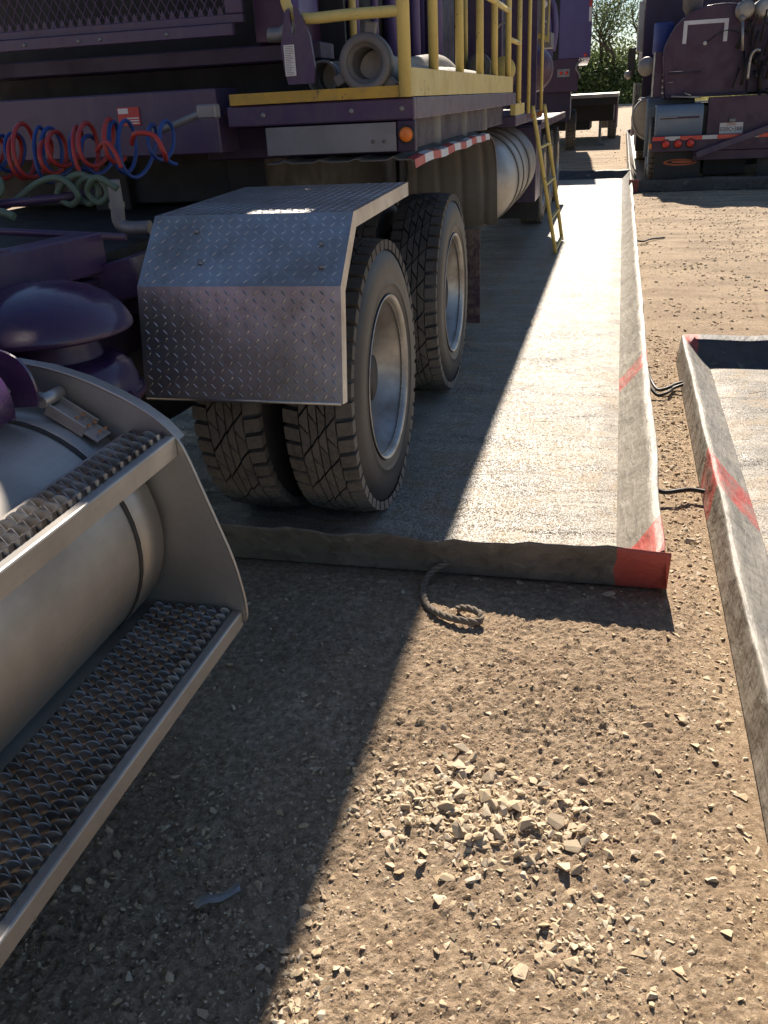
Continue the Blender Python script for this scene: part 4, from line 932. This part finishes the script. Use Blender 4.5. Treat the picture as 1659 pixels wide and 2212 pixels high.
w8=wheel(BX,-1.0,27.4,detail=False); BX.rotation_euler=(0,0,R(2.6)); BX.location.x-=.21
FT=thing('flatbed_trailer',(-1.2,31,0),'dark flatbed trailer with bright top edge standing behind the first berm','trailer')
def Fp(name,mat,*b):
    m=MB()
    for k in b: m.box(*k)
    return m.build(name,mat,FT)
Fp('bed','alu',(-3.4,-.12,28.5,36.5,1.30,1.40)); Fp('bed_edge','black',(-3.38,-.14,28.48,36.4,1.10,1.299)); Fp('frame','black',(-3.0,-.24,28.9,35.5,.68,1.10),(-2.6,-.9,29,31,.45,.76))
mb=MB()
for y in np.linspace(28.7,36.2,9): mb.box(-.20,-.15,y-.04,y+.04,.62,1.10)
mb.build('side_post','plum',FT)
for y in (29.3,): Fp('landing_leg','grey_plate',(-.65,-.57,y,y+.08,.06,.9),(-.75,-.45,y-.1,y+.2,.02,.06),(-1.6,-1.5,y,y+.08,.06,.9),(-1.7,-1.4,y-.1,y+.2,.02,.06))
Fp('mudflap','pipe',(-.7,-.14,35.6,35.63,.25,1.05)); w9=wheel(FT,-.16,34.6,detail=False); copy_wheel(w9,FT,(-.16,33.2,ZW))

# ------------------------------------------------------------------ kerb, grass and trees
struct(MB().box(-60,60,92.0,92.35,.0,.16).build('kerb','kerb'))
n=26000; gx_=U(-26,22,n); gy_=U(92.5,104,n); hgt=U(.25,1.0,n)*np.clip((gy_-91)/6,.25,1); a=U(0,PI,n); wd_=U(.03,.09,n)
V=np.zeros((n,3,3)); V[:,0]=np.stack([gx_-wd_*np.cos(a),gy_-wd_*np.sin(a),0*gx_],1); V[:,1]=np.stack([gx_+wd_*np.cos(a),gy_+wd_*np.sin(a),0*gx_],1); V[:,2]=np.stack([gx_+U(-.2,.2,n),gy_+U(-.2,.2,n),hgt],1)
tag(mesh_np('tall_grass',V.reshape(-1,3),np.arange(3*n).reshape(-1,3),'grass',False),'tall dry grass along the foot of the far trees','grass',kind='stuff')
def tree(x,y,h,label,group,seed,sparse=False,low=0,wid=.32,mat='leaf',n=2600,cat='tree'):
    r=random.Random(seed); T=thing('tree' if cat=='tree' else 'bush',(x,y,0),label,cat,group); m=MB(); tips=[]
    def limb(p,d,L,rad,lev):
        pts=[p]; q=p.copy(); dd=d.copy()
        for k in range(5):
            dd=(dd+Vector((r.gauss(0,.14),r.gauss(0,.14),r.gauss(.03,.08)))).normalized(); q=q+dd*L/5; pts.append(q)
        m.tube(pts,[rad*(1-.13*k) for k in range(6)],6)
        if lev>=3: tips.append(pts[-1]); tips.append(pts[3]); return
        for k in range(r.choice([3,4]) if lev<2 else 3):
            b=pts[r.choice([2,3,4,5])]; nd=(dd*.6+Vector((r.gauss(0,.7),r.gauss(0,.7),abs(r.gauss(.2,.4))))).normalized(); limb(b,nd,L*r.uniform(.5,.72),rad*.5,lev+1)
        tips.append(pts[-1])
    if cat=='tree':
        for s in range(2 if sparse else 1): limb(Vector((x+s*1.2,y,-.05)),Vector((r.gauss(0,.12)+.15*s,0,1)).normalized(),h*.48,h*.018,0)
        m.build('trunk','bark',T)
    else:
        for k in range(9): tips.append(Vector((x+r.gauss(0,h*.45),y+r.gauss(0,h*.3),h*r.uniform(.15,.75))))
        m.tube([(x,y,-.05),(x,y,h*.5)],.06,6); m.build('stem','bark',T)
    c=[]; 
    sc=h*(.055 if sparse else .085)
    if cat!='tree': sc=h*.20
    for k in range(n):
        t=r.choice(tips); p=Vector((t.x+r.gauss(0,sc),t.y+r.gauss(0,sc),max(.05,t.z+r.gauss(0,sc*.7)))); c.append(p)
    P=np.array([list(p) for p in c]); s=np.array([r.uniform(.07,.16)*(1 if sparse else 1.4) for _ in c]); N1=np.random.default_rng(seed).normal(size=(n,3)); N1/=np.linalg.norm(N1,axis=1)[:,None]; N2=np.cross(N1,np.random.default_rng(seed+1).normal(size=(n,3))); N2/=np.linalg.norm(N2,axis=1)[:,None]
    v=np.stack([P-N1*s[:,None],P-N2*s[:,None]*.6,P+N1*s[:,None],P+N2*s[:,None]*.6],1).reshape(-1,3); v-=np.array([x,y,0])
    o=mesh_np('crown',v,np.arange(4*n).reshape(-1,4),mat,False); o.parent=T; o.location=(0,0,0)
    return T
tree(-1.7,99,13.0,'tallest sparse tree with see-through branches between the two trucks',None,11,True,n=3600)
tree(1.2,101,11.5,'thin leaning tree partly hidden by the tank truck',None,23,True,n=2200)
tree(-8.5,103,9.5,'leafy tree rising just right of the box truck edge',None,5,n=5200)
G='dense bushes under the far trees'
for i,(x,y,h,mt,l) in enumerate([(-3.6,100,5.2,'leaf','dark dense bush beneath the tall sparse tree'),(-.8,99,4.6,'leaf','middle dark bush left of the tank truck'),(.9,98,4.2,'leaf','dark bush closest to the tank truck edge'),(-4.6,97,3.6,'leaf2','bright yellow green bush beside the box truck'),(-1.9,97,3.0,'leaf2','low yellow green bush in front of the dark ones'),(.1,96.5,2.8,'leaf2','small yellow green bush near the kerb'),(-2.8,102,6.6,'leaf','tall dark bush behind the others')]):
    tree(x,y,h,l,G,40+i,mat=mt,n=5200,cat='bush')
for i,x in enumerate([-24,-17,-11,6,12,18]): tree(x,103+i%2*3,9+i%3*1.5,'green tree in the far row, '+['leftmost of the row','second from its left end','third from its left end','just right of the tank truck gap','second from its right end','rightmost of the row'][i],'far tree row',60+i,n=2600)
